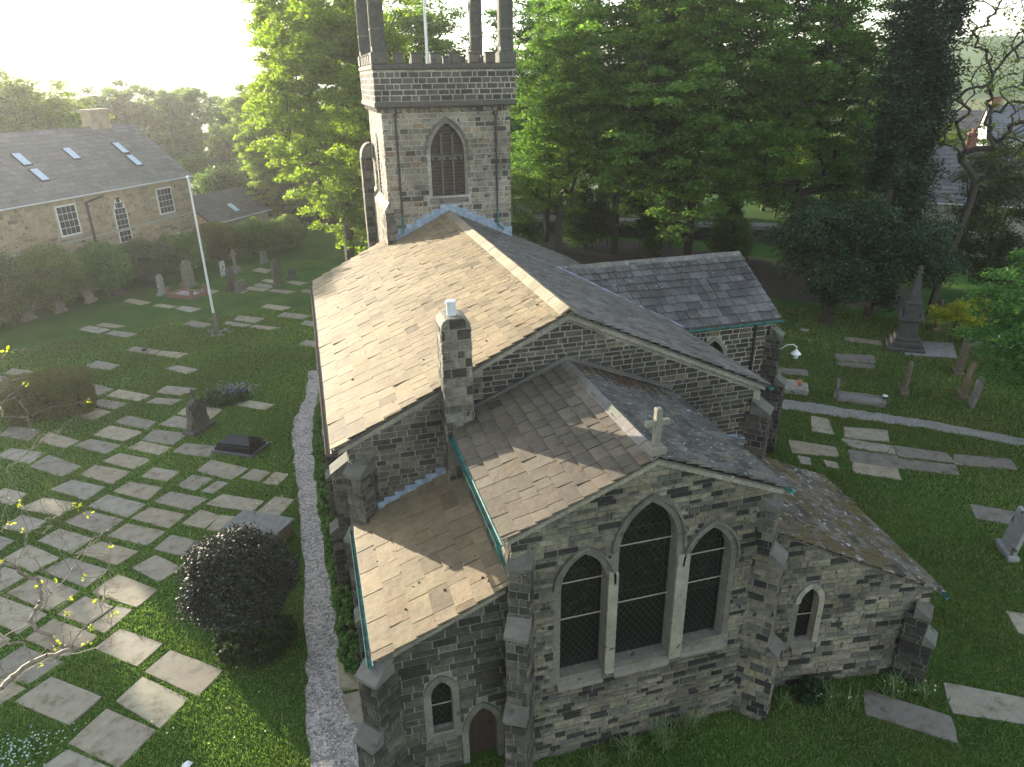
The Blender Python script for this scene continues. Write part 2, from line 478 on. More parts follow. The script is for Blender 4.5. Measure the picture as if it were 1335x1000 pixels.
def lay_stones(pl, outline, holes, pal, ch=(.16, .30), ln=(.3, .75), joint=.016, proud=(.008, .03), v_from=None, quoins=None):
    """courses of blocks standing proud of the mortar bed; outline convex (u, v) anticlockwise"""
    vmin = min(p[1] for p in outline); vmax = max(p[1] for p in outline)
    umin = min(p[0] for p in outline); umax = max(p[0] for p in outline)
    v = vmin
    while v < vmax:
        h = random.uniform(*ch)
        if v + h > vmax: h = vmax - v
        if h < .05: break
        u = umin - random.uniform(0, ln[1] * .6)
        spans = [s for s in (span_at(H, v, v + h) for H in holes) if s]
        while u < umax:
            L = random.uniform(*ln) * (1 if random.random() < .8 else .6)
            segs = [(u, u + L)]
            for a, b in spans:
                ns = []
                for s0, s1 in segs:
                    if b <= s0 or a >= s1: ns.append((s0, s1)); continue
                    if a - s0 > .07: ns.append((s0, a))
                    if s1 - b > .07: ns.append((b, s1))
                segs = ns
            for s0, s1 in segs:
                j = joint / 2
                q = [(s0 + j, v + j), (s1 - j, v + j), (s1 - j, v + h - j), (s0 + j, v + h - j)]
                # a little irregular
                q = [(a + random.uniform(-.004, .004), b + random.uniform(-.004, .004)) for a, b in q]
                q = clip_convex(q, outline)
                if len(q) < 3 or area2(q) < .006: continue
                t = pal(s0, v) if callable(pal) else pal
                pr = random.uniform(*proud)
                cx = sum(a for a, b in q) / len(q); cy = sum(b for a, b in q) / len(q)
                bk = [pl.p(a, b, -.01) for a, b in q]
                fr = []
                for a, b in q:
                    dx, dy = cx - a, cy - b; d = max(.02, math.hypot(dx, dy)); k = min(.012 / d, .3)
                    fr.append(pl.p(a + dx * k * 1.3, b + dy * k * 1.3, pr + random.uniform(-.003, .003)))
                n = len(q)
                STONES.append((weigh(fr, pl.n), bk + fr, [tuple(range(n, 2 * n))] + [(i, (i + 1) % n, n + (i + 1) % n, n + i) for i in range(n)], t))
            u += L
        v += h


WALLK = .70


def palette(*items):
    """items: (weight, colour, spread)"""
    tot = sum(i[0] for i in items)
    def f(u, v):
        r = random.random() * tot
        for w, c, s in items:
            r -= w
            if r <= 0: return jit(tuple(q * WALLK for q in c), s)
        return jit(tuple(q * WALLK for q in items[0][1]), items[0][2])
    return f


PALE = palette((56, (.24, .213, .158), .22), (24, (.14, .136, .112), .3), (19, (.040, .039, .035), .3), (3, (.25, .21, .15), .15))
PALE2 = palette((62, (.255, .228, .17), .2), (20, (.16, .152, .125), .25), (16, (.045, .043, .038), .3), (4, (.28, .235, .17), .12))
DARKW = palette((70, (.068, .06, .052), .35), (20, (.12, .105, .085), .25), (10, (.17, .14, .1), .2))
MIXED = palette((45, (.12, .11, .09), .3), (35, (.19, .17, .135), .25), (20, (.06, .055, .047), .3))
GREENISH = palette((50, (.085, .085, .068), .35), (30, (.055, .053, .046), .3), (20, (.13, .125, .098), .25))
TOWERP = palette((64, (.34, .30, .232), .16), (22, (.24, .215, .168), .2), (7, (.10, .09, .078), .3), (8, (.30, .22, .15), .15))
MT_PALE = (.165, .155, .125); MT_MID = (.21, .20, .165); MT_LIGHT = (.38, .36, .31)


def bed(mb, pl, outline, holes, tint, mi=1, depth=0.0):
    """mortar bed: the wall's face with its openings cut out"""
    rings = [[Vector((a, b, 0)) for a, b in outline]] + [[Vector((a, b, 0)) for a, b in h] for h in holes]
    flat = [p for r in rings for p in r]
    tris = tessellate_polygon(rings)
    P = [pl.p(p.x, p.y, depth) for p in flat]
    fs = []
    for t in tris:
        a, b, c = (P[i] for i in t)
        fs.append(t if (b - a).cross(c - a).dot(pl.n) > 0 else (t[0], t[2], t[1]))
    mb.faces(P, fs, tint, mi)


def ring_blocks(mb, pl, inner, outer, d0, d1, tint, mi=2, gap=.004, skip_bottom=True, every=2):
    """dressed blocks between two outlines of equal length"""
    n = len(inner); i = 1 if skip_bottom else 0
    k = i
    while k < n - 1:
        j = min(k + every, n - 1)
        idx = list(range(k, j + 1))
        t = jit(tint, .18)
        A = [inner[q] for q in idx]; B = [outer[q] for q in idx]
        poly = A + B[::-1]
        cx = sum(p[0] for p in poly) / len(poly); cy = sum(p[1] for p in poly) / len(poly)
        poly = [(p[0] + (cx - p[0]) * .02, p[1] + (cy - p[1]) * .02) for p in poly]
        f = [pl.p(a, b, d1) for a, b in poly]; g = [pl.p(a, b, d0) for a, b in poly]
        m = len(poly); sgn = sum(poly[q][0] * poly[(q + 1) % m][1] - poly[(q + 1) % m][0] * poly[q][1] for q in range(m))
        if sgn < 0: f.reverse(); g.reverse()
        mb.faces(f + g, [tuple(range(m))] + [(m + q, m + (q + 1) % m, (q + 1) % m, q) for q in range(m)], t, mi)
        k = j


def reveal(mb, pl, outline, depth, tint, mi=2):
    n = len(outline)
    for i in range(n):
        a, b = outline[i], outline[(i + 1) % n]
        mb.poly([pl.p(*a, -depth), pl.p(*b, -depth), pl.p(*b, 0.0), pl.p(*a, 0.0)], jit(tint, .08), mi)


def slate_roof(pl, outline, tint, r0=.60, r1=.34, w0=.62, w1=.36, cat='slate', thick=.034, var=.13, mat=0, slip=.02):
    """courses of stone slates, larger at the eave: u along the eave, v up the slope"""
    vmin = min(p[1] for p in outline); vmax = max(p[1] for p in outline)
    umin = min(p[0] for p in outline); umax = max(p[0] for p in outline)
    v = vmin; row = 0; sag = .028
    while v < vmax - .08:
        k = (v - vmin) / (vmax - vmin)
        h = (r0 + (r1 - r0) * k) * random.uniform(.97, 1.03)
        u = umin - random.uniform(0, w0)
        wob = random.uniform(-.006, .006)
        while u < umax:
            w = (w0 + (w1 - w0) * k) * random.uniform(.7, 1.35)
            g = random.uniform(.005, .018)
            drop = random.uniform(-.012, .012) + (random.uniform(-.05, -.02) if random.random() < slip else 0)
            q = [(u + g, v - .03 + drop), (u + w - g, v - .03 + drop + random.uniform(-.012, .012)), (u + w - g, v + h + .03), (u + g, v + h + .03)]
            q = clip_convex(q, outline)
            if len(q) >= 3 and area2(q) > .008:
                lift = .038 + wob + random.uniform(0, .02) + (random.uniform(.01, .03) if random.random() < .06 else 0)
                tl = random.uniform(-.006, .006)
                def ht(a, b): return .012 + sag * math.sin(a * .62 + 1) * math.sin(math.pi * (b - vmin) / (vmax - vmin)) + lift * (1 - (b - v) / (h + .03)) + tl * (a - u) / w
                top = [pl.p(a, b, ht(a, b) + thick) for a, b in q]
                bot = [pl.p(a, b, ht(a, b)) for a, b in q]
                n = len(q)
                t = jit(tint, var, .022)
                if random.random() < .07: kd = random.uniform(.55, .8); t = tuple(c * kd for c in t)
                if random.random() < .05: t = (t[0] * 1.08, t[1] * 1.01, t[2] * .92)
                SLATES.append((weigh(top, pl.n), bot + top, [tuple(range(n, 2 * n))] + [(i, (i + 1) % n, n + (i + 1) % n, n + i) for i in range(n)], t, mat))
            u += w
        v += h
        row += 1


# ---------------------------------------------------------------- the church
CH = empty('church', (6.7, 24, 0), 'old blackened stone church with low stone slated roofs and a battlemented west tower', 'church')


def chp(mb, name, mats, smooth=False, kind=None, parent=None, label=None):
    o = mb.build(name, mats, None, smooth, kind)
    adopt(o, parent or CH)
    if label: o['label'] = label
    return o


MW = [M_STONE, M_MORTAR, M_DRESSED]
X = Vector((1, 0, 0)); Y = Vector((0, 1, 0))

# ---- chancel east gable
YC = 12.25
pe = Plane((0, YC, 0), (1, 0, 0))          # normal = u x v = (0,-1,0): faces the camera
assert pe.n.y < 0
gx0, gx1 = 3.35, 9.95
zl = 6.93 + (gx0 - 3.15) * .4 - .02
gout = [(gx0, -.3), (gx1, -.3), (gx1, 6.93 + (10.1 - gx1) * .4), (6.65, 8.30), (gx0, zl)]
LA = arch(4.50, 5.62, 5.30, 6.16, 2.62); CA = arch(5.90, 7.36, 6.05, 7.24, 2.68); RA = arch(7.72, 8.86, 5.32, 6.22, 2.80)
LAo = arch(4.50, 5.62, 5.30, 6.16, 2.62, .15); CAo = arch(5.90, 7.36, 6.05, 7.24, 2.68, .15); RAo = arch(7.72, 8.86, 5.32, 6.22, 2.80, .15)
m = MB(); bed(m, pe, gout, [LA, CA, RA], MT_PALE)
for A in (LA, CA, RA): reveal(m, pe, A, .38, (.2, .185, .15))
sill_zone = [(4.25, 2.35), (9.1, 2.35), (9.1, 2.8), (4.25, 2.8)]
lay_stones(pe, gout, [LAo, CAo, RAo, sill_zone], PALE, ch=(.10, .17), ln=(.24, .62), joint=.02)
chp(m, 'chancel_wall', MW)
m = MB()
for A, B in ((LA, LAo), (CA, CAo), (RA, RAo)):
    ring_blocks(m, pe, A[1:], B[1:], -.02, .028, (.125, .12, .10), 0, skip_bottom=False, every=2)
chp(m, 'window_surround', [M_DRESSED])
# hood moulds over the three lights
for (a, b, c, d, e) in ((4.50, 5.62, 5.30, 6.16, 5.2), (5.90, 7.36, 6.05, 7.24, 5.9), (7.72, 8.86, 5.32, 6.22, 5.2)):
    m = MB(); i1 = arch(a, b, c, d, e, .15, 12)[1:]; o1 = arch(a, b, c, d, e, .205, 12)[1:]
    ring_blocks(m, pe, i1, o1, -.01, .10, (.13, .125, .105), 0, skip_bottom=False, every=4)
    chp(m, 'hood_mould', [M_DRESSED])
# pale mullions standing between the lights, sloping sills
for a, b, t in ((5.62, 5.90, 4.95), (7.36, 7.72, 5.05)):
    m = MB(); m.box(((a + b) / 2, YC - .02, (2.45 + t + .6) / 2), (b - a - .03, .16, t + .6 - 2.45), tint=(.24, .22, .175), bev=.035)
    chp(m, 'mullion', [M_DRESSED])
for a, b, z0 in ((4.42, 5.6, 2.62), (5.88, 7.38, 2.68), (7.7, 8.95, 2.80)):
    m = MB(); m.prism([(a, YC + .36, z0 - .02), (a, YC - .12, z0 - .20), (a, YC - .12, z0 - .34), (a, YC + .36, z0 - .34)], (b - a, 0, 0), (.19, .175, .145))
    chp(m, 'window_sill', [M_DRESSED])


def leaded_light(pl, A, depth, bars, fig=True):
    mb = MB(); bed(mb, pl, A, [], (.1, .1, .1), 0, -depth)
    g = chp(mb, 'window_glass', [M_GLASS])
    # diamond wire guard in front of the glass
    mb = MB()
    u0 = min(p[0] for p in A); u1 = max(p[0] for p in A); v0 = min(p[1] for p in A); v1 = max(p[1] for p in A)
    s = .135; k = 1.35
    for sg in (1, -1):
        c = -4.0
        while c < 14:
            # line v = v0 + k*sg*(u-u0) + c ; clip against the outline by sampling
            pts = []
            N = 60
            for i in range(N + 1):
                u = u0 + (u1 - u0) * i / N; v = v0 + k * sg * (u - u0) + c
                if v <= v0 or v >= v1: pts.append(None); continue
                sp = span_at(A, v - .001, v + .001)
                pts.append((u, v) if sp and sp[0] < u < sp[1] else None)
            run = [p for p in pts if p]
            if len(run) > 1:
                a, b = run[0], run[-1]; d = Vector((b[0] - a[0], b[1] - a[1])); d.normalize(); nx, ny = -d.y * .0045, d.x * .0045
                mb.poly([pl.p(a[0] - nx, a[1] - ny, -depth + .05), pl.p(b[0] - nx, b[1] - ny, -depth + .05), pl.p(b[0] + nx, b[1] + ny, -depth + .05), pl.p(a[0] + nx, a[1] + ny, -depth + .05)])
            c += s * 1.7
    if mb.v:
        w = mb.build('wire_guard', [M_WIRE]); adopt(w, g)
    for v in bars:
        sp = span_at(A, v - .01, v + .01)
        if not sp: continue
        mb = MB(); mb.box(pl.p((sp[0] + sp[1]) / 2, v, -depth + .07), (sp[1] - sp[0], .02, .022), (pl.u, pl.n, pl.v))
        o = mb.build('saddle_bar', [M_LIMEST]); adopt(o, g)
    if fig:   # coloured glass seen from outside: dull shapes in lead lines
        mb = MB(); cx = (u0 + u1) / 2; w = (u1 - u0); cv = v0 + (v1 - v0) * .68
        for r, zc in ((.16 * w, cv + .33 * w), (.11 * w, cv + .33 * w)):
            ri = r - .012
            N = 16
            for i in range(N):
                a, b = 2 * math.pi * i / N, 2 * math.pi * (i + 1) / N
                mb.poly([pl.p(cx + math.cos(a) * ri, zc + math.sin(a) * ri, -depth + .012), pl.p(cx + math.cos(b) * ri, zc + math.sin(b) * ri, -depth + .012),
                         pl.p(cx + math.cos(b) * r, zc + math.sin(b) * r, -depth + .012), pl.p(cx + math.cos(a) * r, zc + math.sin(a) * r, -depth + .012)])
        rs = random.Random(int(u0 * 100))
        for i in range(26):
            x = cx + rs.uniform(-.36, .36) * w; z = cv + rs.uniform(-.75, .2) * w; L = rs.uniform(.06, .22) * w; a = rs.choice((0, 1.57, 1.2, 1.9, .5))
            mb.box(pl.p(x, z, -depth + .012), (L, .014, .006), (pl.u * math.cos(a) + pl.v * math.sin(a), pl.v * math.cos(a) - pl.u * math.sin(a), pl.n))
        for s in (-1, 1): mb.box(pl.p(cx + s * .4 * w, cv - .2 * w, -depth + .012), (.014, 1.2 * w, .006), (pl.u, pl.v, pl.n))
        for z in (.42, -.8): mb.box(pl.p(cx, cv + z * w, -depth + .012), (.8 * w, .014, .006), (pl.u, pl.v, pl.n))
        o = mb.build('lead_lines', [M_WIRE]); adopt(o, g)
    return g


leaded_light(pe, LA, .30, (4.2, 5.25)); leaded_light(pe, CA, .30, (4.35, 6.0)); leaded_light(pe, RA, .30, (4.5, 5.35))

# ---- chancel side walls
m = MB()
ps = Plane((3.35, 18.14, 0), (0, -1, 0)); assert ps.n.x < 0
so = [(0, 4.9), (5.89, 4.9), (5.89, 6.95), (0, 6.95)]
bed(m, ps, so, [], MT_MID); lay_stones(ps, so, [], MIXED)
pn = Plane((9.95, 12.25, 0), (0, 1, 0)); so = [(0, 4.5), (5.89, 4.5), (5.89, 6.95), (0, 6.95)]
bed(m, pn, so, [], MT_MID); lay_stones(pn, so, [], MIXED)
chp(m, 'chancel_side_wall', MW)

# ---- nave east gable
YN = 18.14
pg = Plane((0, YN, 0), (1, 0, 0))
nout = [(.28, -.3), (13.42, -.3), (13.42, 6.68), (6.73, 9.82), (.28, 6.73)]
m = MB(); bed(m, pg, nout, [], (.24, .225, .185))
clipA = [(.05, 3.5), (13.42, 3.5), (13.42, 6.68), (6.73, 9.82), (.05, 6.62)]
lay_stones(pg, [(4.2, 3.5), (13.42, 3.5), (13.42, 6.50), (6.73, 9.62), (4.2, 8.45)], [[(3.4, 3), (9.9, 3), (9.9, 6.9), (6.7, 8.3), (3.4, 6.9)]], DARKW, ch=(.13, .2), ln=(.28, .6), joint=.03)
lay_stones(pg, [(.28, 3.5), (4.2, 3.5), (4.2, 8.35), (.28, 6.52)], [[(3.4, 3), (9.9, 3), (9.9, 6.9), (3.4, 6.9)]], MIXED, ch=(.13, .2), ln=(.28, .6), joint=.026)
chp(m, 'nave_gable_wall', MW)
# pale quoins at the north-east corner
m = MB()
for i in range(9):
    z = 3.6 + i * .33; w = .42 if i % 2 else .26
    m.box((13.43 - w / 2, YN - .02, z + .16), (w, .06, .31), tint=jit((.30, .27, .21), .1), bev=.01)
chp(m, 'quoin', [M_DRESSED])
# nave south wall with windows hidden under the eave; north wall; west gable
m = MB()
ps = Plane((.28, 36.6, 0), (0, -1, 0)); so = [(0, -.3), (18.46, -.3), (18.46, 6.6), (0, 6.6)]
bed(m, ps, so, [], MT_MID); lay_stones(ps, so, [], MIXED, ch=(.2, .3), ln=(.35, .8))
pn = Plane((13.42, 18.14, 0), (0, 1, 0)); bed(m, pn, so, [], MT_MID); lay_stones(pn, so, [], DARKW, ch=(.2, .3), ln=(.35, .8), joint=.03)
pw = Plane((13.42, 36.6, 0), (-1, 0, 0)); bed(m, pw, [(0, -.3), (13.14, -.3), (13.14, 6.6), (6.69, 9.8), (0, 6.66)], [], MT_MID)
chp(m, 'nave_wall', MW)


def buttress(cx, cy, ang, width, stages, pal=MIXED, mort=MT_MID, zbase=-.3, name='buttress'):
    """stages [(projection, top height)], ang = heading in degrees (math) the buttress points to; sloping weathered caps"""
    a = math.radians(ang); D = Vector((math.cos(a), math.sin(a), 0)); S = Vector((-D.y, D.x, 0)); c = Vector((cx, cy, 0))
    m = MB(); z0 = zbase
    back = -.25
    for i, (pr, zt) in enumerate(stages):
        nxt = stages[i + 1][0] if i + 1 < len(stages) else -.05
        rise = (pr - nxt) * (1.0 if i + 1 < len(stages) else .8)
        # body
        L = pr - back
        pl = Plane(c + D * pr - S * (width / 2), S); outl = [(0, z0), (width, z0), (width, zt), (0, zt)]
        bed(m, pl, outl, [], mort); lay_stones(pl, outl, [], pal, ln=(.25, width * .9), ch=(.16, .26))
        for sg in (1, -1):
            pl = Plane(c + S * (width / 2) + D * pr, -D) if sg > 0 else Plane(c - S * (width / 2) + D * back, D)
            outl = [(0, z0), (L, z0), (L, zt), (0, zt)]
            bed(m, pl, outl, [], mort); lay_stones(pl, outl, [], pal, ln=(.25, .6), ch=(.16, .26))
        # cap: sloping slab
        w = width + .08
        p0 = c + D * (pr + .06) - S * (w / 2) + Z3 * zt; p1 = c + D * (nxt - .02) - S * (w / 2) + Z3 * (zt + rise)
        m.prism([p0 + Z3 * .02, p1 + Z3 * .02, p1 - Z3 * rise - Z3 * .06, p0 - Z3 * .06], S * w, jit((.135, .13, .11), .15), 2)
        z0 = zt
    chp(m, name, MW)


# corner and wall buttresses
buttress(3.62, 12.35, -120, .48, [(.90, 2.35), (.65, 4.6), (.32, 6.25)], MIXED)
buttress(9.75, 12.4, -45, .56, [(.85, 2.3), (.62, 5.05), (.32, 6.55)], PALE)
buttress(.38, 12.75, -140, .55, [(.80, 2.0), (.5, 3.7)], GREENISH)
buttress(.70, 18.25, -135, .55, [(.85, 3.8), (.55, 5.85)], MIXED)
buttress(13.35, 18.2, -45, .60, [(.85, 3.6), (.50, 5.9)], DARKW)
for y in (20.6, 24.2, 27.8, 31.4, 35.6): buttress(.28, y, 180, .55, [(.80, 2.4), (.55, 4.6)], MIXED)
buttress(.29, 15.9, 180, .5, [(.35, 2.6)], GREENISH)
buttress(14.95, 12.0, -50, .58, [(.55, 1.5), (.30, 2.3)], GREENISH)
buttress(18.85, 25.15, -45, .55, [(.8, 3.4), (.42, 5.6)], DARKW)

# ---- south vestry (lean-to in front of the nave)
YV = 12.68
pv = Plane((0, YV, 0), (1, 0, 0))
vout = [(.38, -.3), (3.42, -.3), (3.42, 5.36), (.38, 4.08)]
VW = arch(1.42, 1.92, 2.55, 2.95, 1.30, 0, 7); VWo = arch(1.42, 1.92, 2.55, 2.95, 1.2, .17, 7)
VD = arch(2.28, 3.02, 1.12, 1.82, -.05, 0, 8); VDo = arch(2.28, 3.02, 1.12, 1.82, -.05, .15, 8)
m = MB(); bed(m, pv, vout, [VW, VD], (.20, .20, .165))
reveal(m, pv, VW, .22, (.14, .135, .11)); reveal(m, pv, VD, .3, (.11, .105, .09))
lay_stones(pv, vout, [VWo, VDo], GREENISH, ch=(.17, .26), ln=(.35, .95), joint=.02)
chp(m, 'vestry_wall', MW)
m = MB(); ring_blocks(m, pv, VW[1:], VWo[1:], -.02, .05, (.13, .125, .10), 0, skip_bottom=False, every=3); chp(m, 'window_surround', [M_DRESSED])
m = MB(); ring_blocks(m, pv, VD[1:], VDo[1:], -.02, .04, (.14, .135, .11), 0, skip_bottom=False, every=3); chp(m, 'door_surround', [M_DRESSED])
m = MB(); m.prism([(1.38, YV + .2, 1.34), (1.38, YV - .1, 1.18), (1.38, YV - .1, 1.08), (1.38, YV + .2, 1.08)], (.58, 0, 0), (.15, .145, .12)); chp(m, 'window_sill', [M_DRESSED])
leaded_light(pv, VW, .2, (2.1,), False)
m = MB(); bed(m, pv, VD, [], (.1, .1, .1), 0, -.26)
door = chp(m, 'vestry_door', [M_WOOD])
for i in range(5):
    u = 2.28 + .148 * (i + .5); sp = 1.78 - abs(u - 2.65) * 1.6
    mb = MB(); mb.box((u, YV + .245, (sp - .05) / 2), (.14, .03, sp + .05)); o = mb.build('door_plank', [M_WOOD]); adopt(o, door)
mb = MB(); mb.tube((2.9, YV + .22, .95), (2.9, YV + .18, .95), .03); o = mb.build('door_handle', [M_IRON]); adopt(o, door)
m = MB()
ps = Plane((.38, 18.14, 0), (0, -1, 0)); so = [(0, -.3), (5.46, -.3), (5.46, 4.05), (0, 4.05)]
bed(m, ps, so, [], (.17, .165, .14)); lay_stones(ps, so, [], GREENISH)
chp(m, 'vestry_side_wall', MW)

# ---- north vestry (skewed lean-to)
u9 = Vector((5.55, -.80, 0)).normalized()
pq = Plane((9.9, 12.78, 0), u9)
LQ = 5.45
zt0 = 5.60; zt1 = 2.92
NQ = arch(1.55, 2.08, 2.95, 3.42, 1.55, 0, 8); NQo = arch(1.55, 2.08, 2.95, 3.42, 1.5, .16, 8)
qout = [(0, -.3), (LQ, -.3), (LQ, zt1 + .08), (0, zt0)]
m = MB(); bed(m, pq, qout, [NQ], MT_PALE); reveal(m, pq, NQ, .26, (.30, .27, .215))
lay_stones(pq, qout, [NQo], PALE2, ch=(.12, .22), ln=(.26, .7), joint=.02)
perp = Vector((-u9.y, u9.x, 0))
cN = pq.p(LQ, 0)
pr = Plane(cN, perp); bed(m, pr, [(0, -.3), (6.0, -.3), (6.0, 2.95), (0, 2.95)], [], MT_MID); lay_stones(pr, [(0, -.3), (6.0, -.3), (6.0, 2.95), (0, 2.95)], [], MIXED)
chp(m, 'north_vestry_wall', MW)
m = MB(); ring_blocks(m, pq, NQ[1:], NQo[1:], -.02, .05, (.26, .24, .19), 0, skip_bottom=False, every=3); chp(m, 'window_surround', [M_DRESSED])
m = MB(); A = [pq.p(1.5, 1.55, -.24), pq.p(1.5, 1.42, .12), pq.p(1.5, 1.28, .12), pq.p(1.5, 1.28, -.24)]; m.prism(A, u9 * .64, (.17, .16, .13)); chp(m, 'window_sill', [M_DRESSED])
leaded_light(pq, NQ, .23, (2.4,), False)

# ---- north transept (porch)
YT, XT = 25.1, 18.9
pt = Plane((0, YT, 0), (1, 0, 0))
tout = [(13.4, -.3), (XT, -.3), (XT, 6.35), (13.4, 6.35)]
TW = arch(15.45, 16.5, 4.75, 5.62, 3.0); TWo = arch(15.45, 16.5, 4.75, 5.62, 3.0, .16)
m = MB(); bed(m, pt, tout, [TW], MT_LIGHT); reveal(m, pt, TW, .3, (.25, .23, .19))
lay_stones(pt, tout, [TWo], DARKW, ch=(.2, .28), ln=(.35, .7), joint=.035)
pk = Plane((XT, YT, 0), (0, 1, 0)); kout = [(0, -.3), (6.9, -.3), (6.9, 6.35), (3.45, 8.2), (0, 6.35)]
bed(m, pk, kout, [], MT_LIGHT); lay_stones(pk, kout, [], DARKW, ch=(.2, .28), ln=(.35, .7), joint=.035)
pk = Plane((XT, YT + 6.9, 0), (-1, 0, 0)); bed(m, pk, [(0, -.3), (5.5, -.3), (5.5, 6.35), (0, 6.35)], [], MT_MID)
chp(m, 'transept_wall', MW)
m = MB(); ring_blocks(m, pt, TW[1:], TWo[1:], -.02, .05, (.2, .185, .15), 0, skip_bottom=False, every=3); chp(m, 'window_surround', [M_DRESSED])
leaded_light(pt, TW, .25, (), False)
# wall lamp on its bracket
m = MB()
pts = [(19.1, 24.75, 5.0), (19.25, 24.6, 5.22), (19.45, 24.45, 5.28), (19.6, 24.36, 5.18), (19.6, 24.36, 5.02)]
for a, b in zip(pts, pts[1:]): m.tube(a, b, .022, n=6)
br = chp(m, 'lamp_bracket', [M_WHITE])
m = MB(); m.tube((19.6, 24.36, 5.04), (19.6, 24.36, 4.86), .06, .22, 12, cap=True); o = m.build('lamp_shade', [M_WHITE]); adopt(o, br)
m = MB(); m.tube((19.6, 24.36, 4.86), (19.6, 24.36, 4.66), .15, .09, 12); o = m.build('lamp_bowl', [M_POT]); adopt(o, br)

# ---- tower
TX0, TX1, TY0, TY1 = 3.82, 9.95, 35.3, 41.5
m = MB()
TWs = {}
pf = Plane((0, TY0, 0), (1, 0, 0))
BA = arch(5.98, 7.62, 12.75, 14.12, 10.75); BAo = arch(5.98, 7.62, 12.75, 14.12, 10.75, .16)
fo = [(TX0, 7.5), (TX1, 7.5), (TX1, 14.8), (TX0, 14.8)]
bed(m, pf, fo, [BA], MT_LIGHT); reveal(m, pf, BA, .32, (.2, .19, .16))
lay_stones(pf, fo, [BAo, [(5.7, 10.4), (7.9, 10.4), (7.9, 10.8), (5.7, 10.8)]], TOWERP, ch=(.2, .3), ln=(.3, .66), joint=.028)
pls = Plane((TX0, TY1, 0), (0, -1, 0)); lo_ = [(0, -.3), (6.2, -.3), (6.2, 14.8), (0, 14.8)]
LW = arch(2.6, 3.6, 12.7, 13.7, 10.6); LWo = arch(2.6, 3.6, 12.7, 13.7, 10.6, .16)
bed(m, pls, lo_, [LW], MT_LIGHT); reveal(m, pls, LW, .3, (.2, .19, .16)); lay_stones(pls, lo_, [LWo], TOWERP, ch=(.24, .34), ln=(.4, .8), joint=.028)
prs = Plane((TX1, TY0, 0), (0, 1, 0)); bed(m, prs, [(0, -.3), (6.2, -.3), (6.2, 14.8), (0, 14.8)], [], MT_MID)
pbk = Plane((TX1, TY1, 0), (-1, 0, 0)); bed(m, pbk, [(0, -.3), (6.13, -.3), (6.13, 14.8), (0, 14.8)], [], MT_MID)
chp(m, 'tower_wall', MW)
m = MB(); ring_blocks(m, pf, BA[1:], BAo[1:], -.02, .05, (.2, .185, .155), 0, skip_bottom=False, every=3); chp(m, 'window_surround', [M_DRESSED])
m = MB(); i1 = arch(5.98, 7.62, 12.75, 14.12, 12.55, .16, 12)[1:]; o1 = arch(5.98, 7.62, 12.75, 14.12, 12.55, .26, 12)[1:]
ring_blocks(m, pf, i1, o1, -.01, .13, (.13, .12, .10), 0, skip_bottom=False, every=4)
m.box((5.68, TY0 - .08, 12.5), (.22, .2, .22), tint=(.11, .1, .09), bev=.03); m.box((7.92, TY0 - .08, 12.5), (.22, .2, .22), tint=(.11, .1, .09), bev=.03)
chp(m, 'hood_mould', [M_DRESSED])
m = MB(); m.prism([(5.85, TY0 + .3, 10.78), (5.85, TY0 - .12, 10.6), (5.85, TY0 - .12, 10.42), (5.85, TY0 + .3, 10.42)], (1.9, 0, 0), (.15, .14, .12)); chp(m, 'window_sill', [M_DRESSED])
# bell opening: three louvred lights, two mullions, transom
for x in (6.53, 7.07):
    m = MB(); m.box((x, TY0 + .1, 12.2), (.10, .14, 2.9), tint=(.085, .08, .068), bev=.02); chp(m, 'mullion', [M_DRESSED])
m = MB(); m.box((6.8, TY0 + .1, 12.62), (1.62, .15, .12), tint=(.085, .08, .068), bev=.02)
for x in (6.26, 6.8, 7.34):
    for s in (-1, 1): m.box((x + s * .15, TY0 + .09, 12.5), (.16, .1, .10), (Vector((math.cos(.8 * s), 0, math.sin(.8 * s) * 1)), Y, Vector((-math.sin(.8 * s), 0, math.cos(.8 * s)))), (.13, .12, .1))
chp(m, 'transom', [M_DRESSED])
m = MB(); bed(m, pf, BA, [], (.1, .1, .1), 0, -.31); chp(m, 'louvre_backing', [M_IRON])
for x0, x1 in ((6.0, 6.48), (6.58, 7.02), (7.12, 7.6)):
    z = 10.9
    while z < 13.95:
        sp = span_at(BA, z, z + .1)
        if sp:
            a, b = max(x0, sp[0] + .02), min(x1, sp[1] - .02)
            if b - a > .06 and not (12.5 < z < 12.68):
                mb = MB(); mb.prism([(a, TY0 + .28, z + .12), (a, TY0 + .13, z), (a, TY0 + .13, z - .03), (a, TY0 + .28, z + .09)], (b - a, 0, 0)); chp(mb, 'louvre_slat', [M_LOUVRE])
        z += .155
m = MB(); bed(m, pls, LW, [], (.1, .1, .1), 0, -.25); chp(m, 'louvre_backing', [M_IRON])
m = MB()
for z in np.arange(10.8, 13.4, .2): m.prism([(TX0 + .2, 41.5 - 2.62, z + .12), (TX0 + .05, 41.5 - 2.62, z), (TX0 + .05, 41.5 - 2.62, z - .03), (TX0 + .2, 41.5 - 2.62, z + .09)], (0, -.96, 0))
chp(m, 'louvre_slat', [M_LOUVRE])
